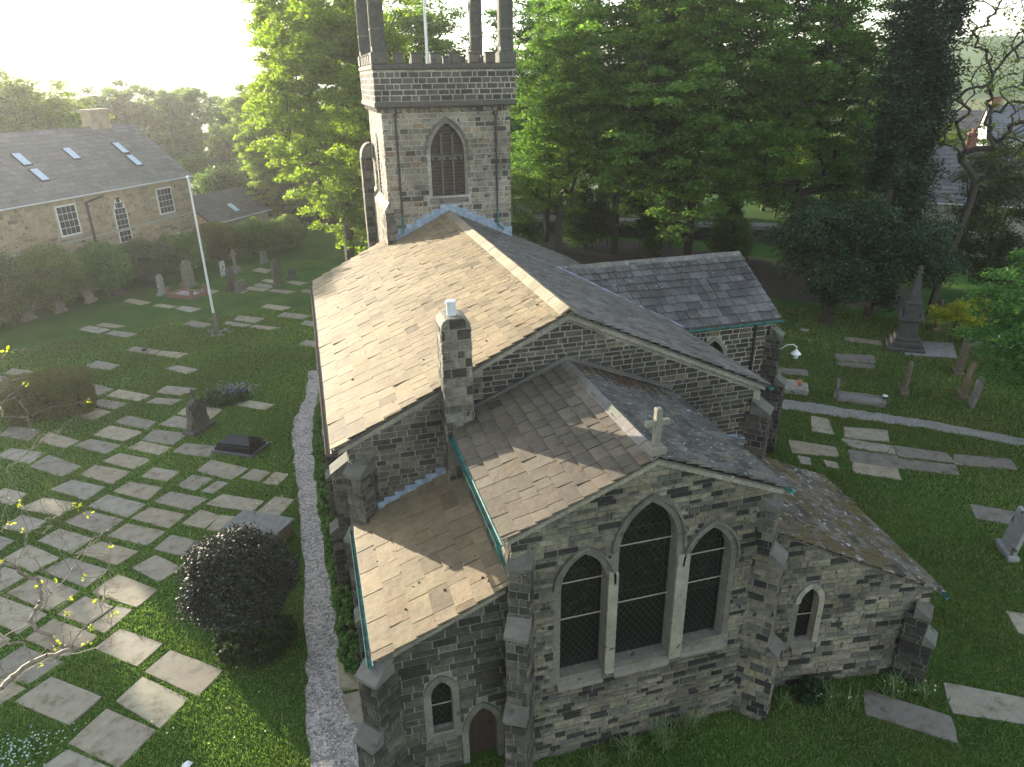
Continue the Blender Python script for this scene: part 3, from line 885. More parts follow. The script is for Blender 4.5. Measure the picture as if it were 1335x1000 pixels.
# lower stage of the tower stands out a little on the south side, with a sloping offset
m = MB()
pls2 = Plane((TX0 - .22, TY1, 0), (0, -1, 0)); bed(m, pls2, [(0, -.3), (6.4, -.3), (6.4, 10.2), (0, 10.2)], [], MT_LIGHT)
lay_stones(pls2, [(0, 5.0), (6.4, 5.0), (6.4, 10.2), (0, 10.2)], [], TOWERP, ch=(.24, .34), ln=(.4, .8), joint=.028)
pf2 = Plane((TX0 - .22, TY0 - .2, 0), (1, 0, 0)); bed(m, pf2, [(0, 6), (.42, 6), (.42, 10.2), (0, 10.2)], [], MT_MID); lay_stones(pf2, [(0, 6), (.42, 6), (.42, 10.2), (0, 10.2)], [], MIXED, ln=(.2, .42))
m.prism([(TX0 - .26, TY0 - .24, 10.2), (TX0 - .26, TY0 - .24, 10.12), (TX0 + .2, TY0 - .24, 10.12), (TX0 + .2, TY0 - .24, 10.2), (TX0, TY0 - .24, 10.62)], (0, 6.5, 0), (.2, .18, .15), 2)
m.box((TX0 + .2, TY0 - .1, 8), (.02, .22, 4.4), tint=MT_MID, mi=1)
chp(m, 'tower_lower_stage', MW)
# stair projection at the far south-west corner
m = MB(); px0, px1, py0, py1 = 3.12, 3.66, 40.6, 41.6
for pl, w in ((Plane((px0, py0, 0), (1, 0, 0)), px1 - px0), (Plane((px0, py1, 0), (0, -1, 0)), py1 - py0)):
    o_ = [(0, -.3), (w, -.3), (w, 12.2), (0, 12.2)]; bed(m, pl, o_, [], MT_MID); lay_stones(pl, o_, [], MIXED, ch=(.25, .35), ln=(.3, w * .9))
q = [(px0 + .0 + (px1 - px0) * (1 - math.cos(t)), py0, 12.2 + .75 * math.sin(t)) for t in np.linspace(0, math.pi / 2, 6)] + [(px1, py0, 12.2)]
m.prism(q, (0, 1.0, 0), (.16, .15, .13), 2)
chp(m, 'stair_buttress', MW)
# corbel table, strings and parapet
PX0, PX1, PY0, PY1 = 3.55, 10.18, 35.05, 41.75
for i in range(12):
    x = TX0 + .25 + i * .51; m = MB(); m.box((x, TY0 - .1, 14.72), (.16, .22, .2), tint=jit((.12, .11, .09), .2), bev=.03); chp(m, 'corbel', [M_DRESSED])
for i in range(11):
    y = TY0 + .3 + i * .55; m = MB(); m.box((TX0 - .1, y, 14.72), (.22, .16, .2), tint=jit((.2, .18, .14), .2), bev=.03); chp(m, 'corbel', [M_DRESSED])
for z0, z1, e in ((14.82, 15.1, .06), (16.42, 16.68, .05)):
    m = MB(); cx, cy = (PX0 + PX1) / 2, (PY0 + PY1) / 2
    m.box((cx, cy, (z0 + z1) / 2), (PX1 - PX0 + 2 * e, PY1 - PY0 + 2 * e, z1 - z0), tint=(.085, .08, .07), bev=.07); chp(m, 'string_course', [M_DRESSED])
m = MB()
for pl, w in ((Plane((PX0, PY0, 0), (1, 0, 0)), PX1 - PX0), (Plane((PX0, PY1, 0), (0, -1, 0)), PY1 - PY0), (Plane((PX1, PY0, 0), (0, 1, 0)), PY1 - PY0), (Plane((PX1, PY1, 0), (-1, 0, 0)), PX1 - PX0)):
    o_ = [(0, 15.1), (w, 15.1), (w, 16.42), (0, 16.42)]; bed(m, pl, o_, [], MT_LIGHT)
    lay_stones(pl, o_, [], palette((70, (.12, .108, .09), .25), (30, (.075, .07, .06), .25)), ch=(.235, .26), ln=(.35, .62), joint=.04)
m.box(((PX0 + PX1) / 2, (PY0 + PY1) / 2, 16.3), (PX1 - PX0 - .6, PY1 - PY0 - .6, .1), tint=(.12, .12, .12))
chp(m, 'parapet', MW)


def merlon(x, y, w, d, z0=16.68, h=.42):
    m = MB(); m.box((x, y, z0 + h / 2), (w, d, h), tint=jit((.11, .10, .085), .15), bev=.03)
    m.box((x, y, z0 + h + .03), (w + .08, d + .08, .08), tint=jit((.10, .095, .08), .1), bev=.03); chp(m, 'merlon', [M_DRESSED])


for y in (PY0 + .17, PY1 - .17):
    for x in (4.75, 5.55, 6.42, 7.32, 8.22, 9.0): merlon(x, y, .46 if y < 38 else .44, .3)
for x in (PX0 + .17, PX1 - .17):
    for y in np.linspace(PY0 + 1.2, PY1 - 1.2, 6): merlon(x, y, .3, .46)
for x in (PX0 + .36, PX1 - .36):
    for y in (PY0 + .36, PY1 - .36):
        m = MB(); m.box((x, y, 16.93), (.80, .80, .5), tint=(.10, .095, .08), bev=.04)
        m.box((x, y, 18.55), (.60, .60, 2.8), tint=(.085, .08, .07), bev=.06)
        m.box((x, y, 18.1), (.66, .66, .10), tint=(.14, .13, .11), bev=.03)
        m.box((x, y, 20.0), (.74, .74, .16), tint=(.12, .11, .1), bev=.04)
        m.tube((x, y, 20.05), (x, y, 22.0), .42, .04, 4, (.11, .1, .09))
        p = chp(m, 'pinnacle', [M_DRESSED])
        for dx, dy in ((-1, 0), (1, 0), (0, -1), (0, 1)):   # pointed panel on each face
            pl = Plane((x + dx * .301, y + dy * .301, 0), (-dy, dx, 0) if (dx or dy) else (1, 0, 0))
            if pl.n.dot(Vector((dx, dy, 0))) < 0: pl = Plane(pl.o, -pl.u)
            mb = MB(); a = arch(-.17, .17, 19.35, 19.7, 17.35, 0, 5); b = arch(-.17, .17, 19.35, 19.7, 17.35, .05, 5)
            ring_blocks(mb, pl, a[1:], b[1:], -.01, .035, (.11, .10, .09), 0, skip_bottom=False, every=20)
            o = mb.build('pinnacle_panel', [M_DRESSED]); adopt(o, p)
# flagpole and its stays
m = MB(); m.tube((6.62, 38.4, 16.3), (6.62, 38.4, 24.5), .075, .05, 10); chp(m, 'flagpole', [M_WHITE])
for p, q in (((PX0 + .6, PY0 + .4, 17.3), (6.62, 38.4, 22)), ((PX1 - .6, PY0 + .4, 17.3), (6.62, 38.4, 22)), ((PX0 + .6, PY1 - .4, 17.3), (6.62, 38.4, 22)), ((PX1 - .6, PY1 - .4, 17.3), (6.62, 38.4, 22))):
    m = MB(); m.tube(p, q, .016, n=5); chp(m, 'flagpole_stay', [M_IRON])
# downpipes
for x in (4.42, 9.22):
    m = MB(); m.tube((x, TY0 - .1, 14.45), (x, TY0 - .1, 10.0), .05, n=8); m.box((x, TY0 - .12, 14.5), (.2, .2, .18), bev=.02)
    for z in (13.2, 12.0, 10.9): m.tube((x, TY0 - .1, z), (x, TY0 - .1, z + .1), .07, n=8)
    p = chp(m, 'downpipe', [M_IRON])
    zb = 9.95 - .46 * abs(x - 6.7) + .12
    mb = MB(); mb.tube((x, TY0 - .1, 10.0), (x, TY0 - .1, zb + .3), .052, n=8); mb.tube((x, TY0 - .1, zb + .3), (x + (.25 if x > 7 else -.1), TY0 - .35, zb + .08), .052, n=8)
    o = mb.build('pipe_foot', [M_GREEN]); adopt(o, p)

# ---- roofs
sl = math.hypot(1, .476)
# nave: south slope eave (-.17, 6.64) to ridge (6.73, 9.94)
SN = Vector((6.9, 0, 3.30)); SNL = SN.length
NY0, NY1 = 17.98, 36.75
def deck(pts, th=.05, name='roof_deck', tint=(.1, .09, .08)):
    m = MB(); m.prism(pts, (0, 0, -th), tint); return chp(m, name, [M_SLATE_GREY])


deck([(-.12, NY0 + .06, 6.63), (6.73, NY0 + .06, 9.90), (6.73, NY1 - .05, 9.90), (-.12, NY1 - .05, 6.63)])
deck([(6.73, NY0 + .06, 9.90), (13.6, NY0 + .06, 6.76), (13.6, NY1 - .05, 6.76), (6.73, NY1 - .05, 9.90)])
ns = Plane((-.17, NY1, 6.62), (0, -1, 0), SN)
assert ns.n.z > 0
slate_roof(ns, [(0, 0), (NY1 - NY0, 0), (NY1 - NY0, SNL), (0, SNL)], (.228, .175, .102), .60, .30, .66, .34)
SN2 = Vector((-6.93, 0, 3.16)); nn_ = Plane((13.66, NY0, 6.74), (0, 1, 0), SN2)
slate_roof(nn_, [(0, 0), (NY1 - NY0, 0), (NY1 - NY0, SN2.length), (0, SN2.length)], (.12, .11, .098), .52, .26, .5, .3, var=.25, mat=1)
# chancel: eaves at 3.15 / 10.1
CY0, CY1 = 12.12, 18.12
deck([(3.2, CY0 + .05, 6.96), (6.68, CY0 + .05, 8.37), (6.68, CY1, 8.37), (3.2, CY1, 6.96)])
deck([(6.68, CY0 + .05, 8.37), (10.05, CY0 + .05, 7.0), (10.05, CY1, 7.0), (6.68, CY1, 8.37)])
SC1 = Vector((3.55, 0, 1.44)); cs_ = Plane((3.13, CY1, 6.95), (0, -1, 0), SC1)
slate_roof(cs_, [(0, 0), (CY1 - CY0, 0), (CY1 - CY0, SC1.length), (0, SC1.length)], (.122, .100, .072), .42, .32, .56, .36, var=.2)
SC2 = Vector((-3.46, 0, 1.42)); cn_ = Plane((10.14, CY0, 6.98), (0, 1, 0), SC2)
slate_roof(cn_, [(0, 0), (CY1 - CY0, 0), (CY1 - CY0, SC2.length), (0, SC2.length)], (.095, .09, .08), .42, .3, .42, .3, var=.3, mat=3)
# south vestry
VY0, VY1 = 12.50, 18.12
deck([(.27, VY0 + .05, 4.08), (3.34, VY0 + .05, 5.42), (3.34, VY1, 5.42), (.27, VY1, 4.08)])
SV = Vector((3.2, 0, 1.405)); sv_ = Plane((.2, VY1, 4.07), (0, -1, 0), SV)
slate_roof(sv_, [(0, 0), (VY1 - VY0, 0), (VY1 - VY0, SV.length), (0, SV.length)], (.20, .152, .09), .56, .44, .80, .5, var=.14)
# north vestry
e0 = pq.p(LQ + .28, 0, .14); e0.z = 2.82
upv = Vector((-u9.x, -u9.y, .488)).normalized()
nv_ = Plane(e0, perp, upv)
if nv_.n.z < 0: nv_.n = -nv_.n
Lup = 6.35
slate_roof(nv_, [(0, 0), (6.35, 0), (5.3, Lup), (0, Lup)], (.115, .10, .08), .40, .28, .46, .32, var=.45, mat=2, slip=.12)
deck([nv_.p(.06, .05), nv_.p(6.28, .05), nv_.p(5.3, Lup - .3), nv_.p(.06, Lup - .25)])
# transept: ridge 8.42 at y 28.55, eave front y 24.9 z 6.36; valley against the nave roof
TX = 19.0; RY = 28.5; RZ = 8.40
ST = Vector((0, RY - 24.88, RZ - 6.36)); tp = Plane((10.0, 24.88, 6.34), (1, 0, 0), ST)
if tp.n.z < 0: tp.n = -tp.n
xv0 = 13.66 + (6.74 - 6.36) / .457 * 1; # nave roof height equals eave
xr = 6.73 + (9.94 - RZ) / .456
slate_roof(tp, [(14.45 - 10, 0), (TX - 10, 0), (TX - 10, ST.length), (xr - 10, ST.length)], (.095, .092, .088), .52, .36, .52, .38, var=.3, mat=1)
deck([(14.5, 24.95, 6.33), (TX - .08, 24.95, 6.33), (TX - .08, RY, RZ - .03), (xr + .1, RY, RZ - .03)])
m = MB(); m.prism([(14.4, 2 * RY - 24.9, 6.33), (TX - .03, 2 * RY - 24.9, 6.33), (TX - .03, RY + .02, RZ + .04), (xr, RY + .02, RZ + .04)], (0, 0, -.1), (.13, .12, .1)); chp(m, 'transept_rear_slope', [M_SLATE_GREY])


def ridge(a, b, w=.26, tint=(.30, .26, .19), mat=M_SLATE, slope=.45):
    a, b = Vector(a), Vector(b); L = (b - a).length; d = (b - a).normalized(); s = Vector((d.y, -d.x, 0)); n = int(L / .62)
    for i in range(n):
        p = a + d * (L * i / n + .006); q = a + d * (L * (i + 1) / n - .006); up = Z3 * random.uniform(0, .018)
        m = MB(); prof = [(-w, -w * slope), (0, .05), (w, -w * slope), (w, -w * slope - .05), (0, -.02), (-w, -w * slope - .05)]
        m.faces([p + s * x + Z3 * z + up for x, z in prof] + [q + s * x + Z3 * z + up for x, z in prof],
                [(0, 1, 7, 6), (1, 2, 8, 7), (2, 3, 9, 8), (5, 0, 6, 11), (5, 4, 3, 2, 1, 0), (6, 7, 8, 9, 10, 11)], jit(tint, .15))
        chp(m, 'ridge_tile', [mat])


ridge((6.73, NY0, 10.02), (6.73, 35.3, 10.02), tint=(.26, .22, .15))
ridge((6.68, CY0, 8.46), (6.68, CY1, 8.46), .19, tint=(.145, .135, .12), slope=.4)
ridge((xr - .2, RY, RZ + .07), (TX, RY, RZ + .07), .2, tint=(.17, .16, .14), mat=M_SLATE_GREY, slope=.55)

# ---- emit slates and stones: the largest in view one by one, the others joined
SM = [M_SLATE, M_SLATE_GREY, M_SLATE_MOSS, M_SLATE_LITTER]
MM = MB()
SLATES.sort(key=lambda s: -s[0])
for k, (w, vs, fs, t, mi) in enumerate(SLATES):
    if k < 300:
        b = MB(); b.faces(vs, fs, t); chp(b, 'roof_slate', [SM[mi]])
    else: MM.faces(vs, fs, t, mi)
chp(MM, 'roof_slates', SM, kind='stuff')
MM = MB()
STONES.sort(key=lambda s: -s[0])
for k, (w, vs, fs, t) in enumerate(STONES):
    if k < 300:
        b = MB(); b.faces(vs, fs, t); chp(b, 'stone_block', [M_STONE])
    else: MM.faces(vs, fs, t)
chp(MM, 'stone_blocks', [M_STONE], kind='stuff')
print('slates', len(SLATES), 'stones', len(STONES))

# ---- chimney
m = MB(); cx0, cx1, cy0, cy1 = 2.98, 3.76, 17.45, 18.25
prof = [(cx0, 4.7), (cx1, 4.7), (cx1, 10.05)] + [(cx1 - .22 + .22 * math.cos(t), 10.05 + .22 * math.sin(t)) for t in np.linspace(.3, 1.57, 4)] + [(cx0 + .22 - .22 * math.cos(t), 10.05 + .22 * math.sin(t)) for t in np.linspace(1.57, .3, 4)] + [(cx0, 10.05)]
m.prism([(x, cy0, z) for x, z in prof], (0, cy1 - cy0, 0), (.26, .24, .2), 1)
ck = chp(m, 'chimney', MW)
keep = len(STONES)
STONES.clear()
cp = palette((45, (.24, .22, .175), .25), (30, (.12, .11, .09), .3), (25, (.34, .31, .25), .15))
lay_stones(Plane((cx0, cy0, 0), (1, 0, 0)), [(0, 4.7), (.78, 4.7), (.78, 10.05), (.6, 10.25), (.18, 10.25), (0, 10.05)], [], cp, ch=(.22, .34), ln=(.24, .52), joint=.02)
lay_stones(Plane((cx0, cy1, 0), (0, -1, 0)), [(0, 4.7), (.8, 4.7), (.8, 10.0), (0, 10.0)], [], cp, ch=(.22, .34), ln=(.24, .52), joint=.02)
lay_stones(Plane((cx1, cy0, 0), (0, 1, 0)), [(0, 4.7), (.8, 4.7), (.8, 10.0), (0, 10.0)], [], cp, ch=(.22, .34), ln=(.24, .52), joint=.02)
for w, vs, fs, t in STONES:
    b = MB(); b.faces(vs, fs, t); o = b.build('chimney_stone', [M_STONE]); adopt(o, ck)
m = MB(); m.tube((3.33, 17.8, 10.22), (3.33, 17.8, 10.62), .13, .12, 14); m.tube((3.33, 17.8, 10.6), (3.33, 17.8, 10.66), .15, .15, 14); o = m.build('chimney_pot', [M_POT], smooth=False); adopt(o, ck)

# ---- gable cross
m = MB(); D = (.20, .185, .15)
m.box((6.66, 12.3, 8.55), (.36, .34, .22), tint=D, bev=.03); m.box((6.66, 12.3, 9.06), (.14, .14, .95), tint=D, bev=.02)
m.box((6.66, 12.3, 9.18), (.58, .12, .14), tint=D, bev=.02)
chp(m, 'gable_cross', [M_DRESSED])

# ---- lead, gutters, small roof things
def steps(Yp, xa, za, xb, zb, n, h=.34, out=.035, lift=.02):
    for i in range(n):
        x0 = xa + (xb - xa) * i / n; x1 = xa + (xb - xa) * (i + 1) / n
        z0 = za + (zb - za) * i / n; z1 = za + (zb - za) * (i + 1) / n
        zt = max(z0, z1) + h * .6
        m = MB(); m.prism([(x0, Yp, z0 - .02), (x1 + .01, Yp, z1 - .02), (x1 + .01, Yp, zt), (x0, Yp, zt)], (0, -out, 0)); chp(m, 'lead_flashing', [M_LEAD])


steps(TY0 - .03, 3.7, 8.55, 6.73, 10.05, 7, .5); steps(TY0 - .03, 6.73, 10.05, 9.95, 8.55, 7, .5)
steps(YN - .04, .5, 4.28, 3.0, 5.38, 8, .26)
steps(YN - .04, 12.4, 4.95, 13.4, 4.5, 3, .3)
m = MB(); m.prism([(14.45, 24.9, 6.42), (xr, RY, RZ + .1), (xr - .12, RY, RZ + .12), (14.2, 24.9, 6.5)], (0, 0, .03)); chp(m, 'lead_valley', [M_LEAD])


def gutter(a, b, r, mat, name='gutter'):
    a, b = Vector(a), Vector(b); d = (b - a).normalized(); s = Vector((d.y, -d.x, 0)).normalized(); m = MB()
    prof = [(r * math.cos(t), -r * math.sin(t)) for t in np.linspace(0, math.pi, 7)]
    P = [a + s * x + Z3 * z for x, z in prof]; Q = [b + s * x + Z3 * z for x, z in prof]
    P2 = [a + s * x * .8 + Z3 * (z * .8) for x, z in prof]; Q2 = [b + s * x * .8 + Z3 * (z * .8) for x, z in prof]
    n = len(prof)
    for i in range(n - 1):
        m.poly([P[i], P[i + 1], Q[i + 1], Q[i]]); m.poly([P2[i], Q2[i], Q2[i + 1], P2[i + 1]])
    for i in (0, n - 1): m.poly([P[i], Q[i], Q2[i], P2[i]])
    m.poly(P); m.poly(Q)
    return chp(m, name, [mat])


gutter((-.26, NY0, 6.56), (-.26, NY1, 6.56), .09, M_GUTTER)
gutter((3.05, CY0 - .02, 6.92), (3.05, CY1 - .3, 6.92), .075, M_GREEN)
gutter((.11, VY0 - .02, 4.04), (.11, VY1, 4.04), .075, M_GREEN)
gutter((10.24, CY0, 6.9), (10.24, CY1, 6.9), .07, M_GREEN)
gutter((13.76, NY0, 6.66), (13.76, 24.4, 6.66), .08, M_GREEN)
gutter((14.0, 24.79, 6.3), (19.1, 24.79, 6.3), .08, M_GREEN)
g0 = nv_.p(-.05, -.08) - Z3 * .06; g1 = nv_.p(3.0, -.08) - Z3 * .06
gutter(g0, g1, .07, M_GREEN)
for p, q, mt in (((3.02, CY0 + .1, 6.85), (3.2, CY0 + .25, 6.2), M_GREEN), ((.12, VY0 + .1, 3.98), (.30, 12.6, .1), M_IRON), ((13.9, 24.75, 6.3), (13.9, 24.75, .2), M_IRON), ((17.9, 25.0, 6.2), (17.9, 25.0, .2), M_IRON)):
    m = MB(); m.tube(p, q, .05, n=8); chp(m, 'downpipe', [mt])
# mortar fillets where the chancel roof meets the nave gable, and a pale skewed patch of mortar at the ridge
for a, b in (((3.3, YN - .05, 7.05), (6.68, YN - .05, 8.50)), ((6.68, YN - .05, 8.50), (10.1, YN - .05, 7.12)), ((10.2, YN - .05, 5.85), (13.4, YN - .05, 4.6))):
    m = MB(); m.prism([a, b, (b[0], b[1], b[2] + .13), (a[0], a[1], a[2] + .13)], (0, -.10, 0), (.12, .115, .10)); chp(m, 'mortar_fillet', [M_MORTAR])
# verge pointing under the slates of the gables
for (x0, z0, x1, z1, yy) in ((3.25, 6.93, 6.68, 8.33, YC - .03), (6.68, 8.33, 10.05, 6.96, YC - .03), (0, 6.58, 6.73, 9.84, YN - .05), (6.73, 9.84, 13.55, 6.72, YN - .05), (.33, 4.03, 3.3, 5.33, YV - .04)):
    m = MB(); m.prism([(x0, yy, z0), (x1, yy, z1), (x1, yy, z1 - .13), (x0, yy, z0 - .13)], (0, -.035, 0), (.26, .24, .19)); chp(m, 'verge_pointing', [M_MORTAR])
# litter of dead leaves and moss on the roofs
def scatter_lumps(pl, n, ufun, vfun, s, mat, name):
    m = MB()
    for i in range(n):
        a, b = ufun(), vfun(); r = random.uniform(*s); c = pl.p(a, b, .07)
        k = 6; ring = [c + pl.u * (math.cos(t) * r * random.uniform(.6, 1.2)) + pl.v * (math.sin(t) * r * random.uniform(.6, 1.2)) - pl.n * .02 for t in np.linspace(0, 2 * math.pi, k + 1)[:-1]]
        m.faces(ring + [c + pl.n * r * .45], [(j, (j + 1) % k, k) for j in range(k)])
    chp(m, name, [mat], kind='stuff')


scatter_lumps(sv_, 130, lambda: random.triangular(0, 5.6, .4), lambda: random.uniform(.2, 3.3), (.022, .05), M_MOSS, 'moss_tufts')
scatter_lumps(ns, 60, lambda: random.uniform(2, 18.4), lambda: random.uniform(.5, 7.3), (.025, .06), M_MOSS, 'moss_tufts')
scatter_lumps(cs_, 1100, lambda: abs(random.gauss(0, .6)) + .1, lambda: random.triangular(.6, 3.75, 3.2), (.015, .05), M_LEAFLITTER, 'leaf_litter')
scatter_lumps(cn_, 1300, lambda: 6 - abs(random.gauss(0, .6)) - .1, lambda: random.uniform(.3, 3.6), (.015, .055), M_LEAFLITTER, 'leaf_litter')
scatter_lumps(nv_, 500, lambda: random.uniform(0, 5.2), lambda: random.uniform(.2, 6.2), (.015, .05), M_MOSS, 'moss_tufts')

# ================================================================ THE SETTING
def sstep(a, b, x):
    t = max(0., min(1., (x - a) / (b - a))); return t * t * (3 - 2 * t)


def hgt(x, y):
    r = math.hypot(x, y - 20); az = math.degrees(math.atan2(x, y))
    if abs(az) > 110: return -3 * sstep(150, 400, r)
    right = sstep(22, 42, az)
    left = -7 * sstep(120, 320, r) + (50 + 4 * math.sin(az * .21 + 1) + 2.2 * math.sin(az * .55)) * sstep(520, 1050, r)
    rt = -4 * sstep(95, 170, r) + (37 + 3 * math.sin(az * .3)) * sstep(190, 560, r) + 14 * sstep(560, 1100, r)
    return left * (1 - right) + rt * right


def build_ground():
    rs = [0, 8, 16, 30, 50, 75, 95, 110, 125, 140, 160, 185, 215, 250, 290, 340, 400, 460, 520, 580, 650, 730, 820, 910, 1000, 1100, 1200]
    na = 144; V = [(0, 20, 0)]; F = []; mi = []
    for r in rs[1:]:
        for i in range(na):
            a = 2 * math.pi * i / na; x = r * math.sin(a); y = 20 + r * math.cos(a); V.append((x, y, hgt(x, y)))
    for i in range(na): F.append((0, 1 + (i + 1) % na, 1 + i)); mi.append(0)
    for k in range(len(rs) - 2):
        for i in range(na):
            a = 1 + k * na + i; b = 1 + k * na + (i + 1) % na; F.append((a, b, b + na, a + na)); mi.append(0 if rs[k + 1] < 95 else 1)
    me = bpy.data.meshes.new('ground'); me.from_pydata(V, [], F); me.materials.append(M_TURF); me.materials.append(M_FIELD)
    me.polygons.foreach_set('material_index', mi); me.polygons.foreach_set('use_smooth', [True] * len(F)); me.update()
    o = bpy.data.objects.new('ground', me); C.objects.link(o); o['kind'] = 'structure'


build_ground()


def sheet(name, pts, z, mat, kind='structure'):
    m = MB()
    tris = tessellate_polygon([[Vector((x, y, 0)) for x, y in pts]])
    P = [(x, y, z) for x, y in pts]
    m.faces(P, [t if (Vector(P[t[1]]) - Vector(P[t[0]])).cross(Vector(P[t[2]]) - Vector(P[t[0]])).z > 0 else (t[0], t[2], t[1]) for t in tris])
    return m.build(name, [mat], kind=kind)


PL = [(-1.1, 41.5), (-1.37, 37.66), (-1.92, 35.11), (-2.04, 33.21), (-1.95, 29.62), (-1.82, 27.23), (-1.74, 24.22), (-1.69, 21.67), (-1.69, 18.53), (-1.69, 16.31), (-1.68, 13.73), (-1.7, 8)]
PR = [(-.35, 41.5), (-.35, 39.6), (-.65, 37.66), (-1.02, 34.75), (-1.12, 32.12), (-1.12, 28.69), (-1.05, 25.5), (-.91, 22.81), (-.79, 20.13), (-.71, 17.56), (-.64, 15.9), (-.1, 14.3), (.0, 12.8), (.1, 8)]
def wavy(pts, n=6, a=.05):
    out = []
    for p, q in zip(pts, pts[1:]):
        for i in range(n):
            t = i / n; out.append((p[0] + (q[0] - p[0]) * t + random.uniform(-a, a), p[1] + (q[1] - p[1]) * t + random.uniform(-a, a)))
    return out + [pts[-1]]


PATH1 = wavy(PL, 5, .07) + wavy(PR, 5, .07)[::-1]
sheet('gravel_path', PATH1, .012, M_GRAVEL)
PT = [(17.5, 33.2), (22.81, 29.74), (24.44, 28.45), (25.7, 27.35), (26.94, 26.33), (28.33, 25.19), (31.26, 22.1), (37, 15)]
PB = [(17.0, 32.0), (22.04, 28.81), (23.66, 27.42), (25.79, 25.81), (27.61, 24.52), (30.58, 21.51), (36, 14.5)]
PATH2 = wavy(PT, 9, .09) + wavy(PB, 9, .09)[::-1]
sheet('gravel_path', PATH2, .012, M_GRAVEL2)
sheet('bare_earth', [(-.6, 12.9), (.2, 13.2), (.2, 18), (-.2, 22), (-.1, 36), (.3, 36), (.3, 12.8)], .008, M_EARTH)
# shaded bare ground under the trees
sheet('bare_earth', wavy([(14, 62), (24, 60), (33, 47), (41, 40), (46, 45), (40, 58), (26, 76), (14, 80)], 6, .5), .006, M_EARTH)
# the road beyond, with its kerbs and pavement
rd = Vector((39, -24.5, 0)).normalized(); rn_ = Vector((rd.y, -rd.x, 0)) * -1
def strip(name, off0, off1, z, mat, thick=0):
    m = MB(); a = Vector((25, 79, 0)) - rd * 60; b = Vector((25, 79, 0)) + rd * 120
    if thick: m.prism([a + rn_ * off0 + Z3 * z, a + rn_ * off1 + Z3 * z, b + rn_ * off1 + Z3 * z, b + rn_ * off0 + Z3 * z], (0, 0, -thick))
    else: m.poly([a + rn_ * off0 + Z3 * z, b + rn_ * off0 + Z3 * z, b + rn_ * off1 + Z3 * z, a + rn_ * off1 + Z3 * z])
    return m.build(name, [mat], kind='structure')


strip('road', .2, 6.2, .02, M_ASPHALT); strip('pavement', -1.6, .1, .12, M_PAVE, .3); strip('pavement', 6.3, 8.2, .12, M_PAVE, .3)
strip('kerb', .1, .22, .125, M_LIMEST, .3); strip('kerb', 6.18, 6.3, .125, M_LIMEST, .3)
for k, (o0, o1) in enumerate(((.45, .55),)):
    strip('road_marking', o0, o1, .026, M_WHITE)


# ---------------------------------------------------------------- trees
def skeleton(att, trunk, rng, wander=.12, steps=3, rise=.25):
    """grow limbs from the trunk to every clump centre; returns nodes, parents, load"""
    N = [np.array(p, float) for p in trunk]; P = [-1] + list(range(len(trunk) - 1))
    base = np.array(trunk[len(trunk) // 3], float)
    att = att[np.argsort(np.linalg.norm(att - np.array(trunk[-1]) * [.3, .3, .6], axis=1))]
    arr = np.array(N)
    tips = []
    for a in att:
        d = np.linalg.norm(arr - a, axis=1)
        pen = np.where(arr[:, 2] > a[2] + .2, 2.5, 0) + np.where(arr[:, 2] < base[2] * .6, 3, 0)
        j = int(np.argmin(d + pen)); p = arr[j]; L = d[j]
        new = []
        for s in range(1, steps + 1):
            t = s / steps
            q = p + (a - p) * t + rng.normal(0, wander * L * .35, 3) * (t < 1) + np.array([0, 0, rise * L * t * (1 - t)])
            new.append(q)
        k0 = len(P)
        for s, q in enumerate(new):
            P.append(j if s == 0 else k0 + s - 1)
        arr = np.vstack([arr, new]); tips.append(len(P) - 1)
    load = np.ones(len(P))
    for i in range(len(P) - 1, 0, -1): load[P[i]] += load[i] * (1.0 if i >= len(trunk) else 1)
    return arr, np.array(P), load, tips


def limb_mesh(name, arr, par, load, r0, mat, parent, rmin=.012, sides=5, ex=.5, rtip=None):
    rad = r0 * (load / load.max()) ** ex; rad = np.maximum(rad, rmin)
    idx = np.arange(1, len(par)); a = arr[par[idx]]; b = arr[idx]; ra = np.minimum(rad[par[idx]], rad[idx] * 1.6); rb = rad[idx]
    d = b - a; L = np.linalg.norm(d, axis=1, keepdims=True); ok = L[:, 0] > 1e-4
    a, b, ra, rb, d, L = a[ok], b[ok], ra[ok], rb[ok], d[ok], L[ok]
    d = d / L
    ref = np.where(np.abs(d[:, 2:3]) > .9, np.array([[1., 0, 0]]), np.array([[0, 0, 1.]]))
    x = np.cross(d, ref); x /= np.linalg.norm(x, axis=1, keepdims=True); y = np.cross(d, x)
    quads = []
    for s in range(sides):
        t0, t1 = 2 * math.pi * s / sides, 2 * math.pi * (s + 1) / sides
        def ring(c, r, t): return c + (x * math.cos(t) + y * math.sin(t)) * r[:, None]
        quads.append(np.stack([ring(a, ra, t0), ring(a, ra, t1), ring(b, rb, t1), ring(b, rb, t0)], 1))
    V = np.concatenate(quads, 0).reshape(-1, 3)
    o = fast_mesh(name, V, 4, np.tile([[.1, .1, .1]], (len(V) // 4, 1)), mat, parent)
    o.data.polygons.foreach_set('use_smooth', [True] * len(o.data.polygons))
    return o


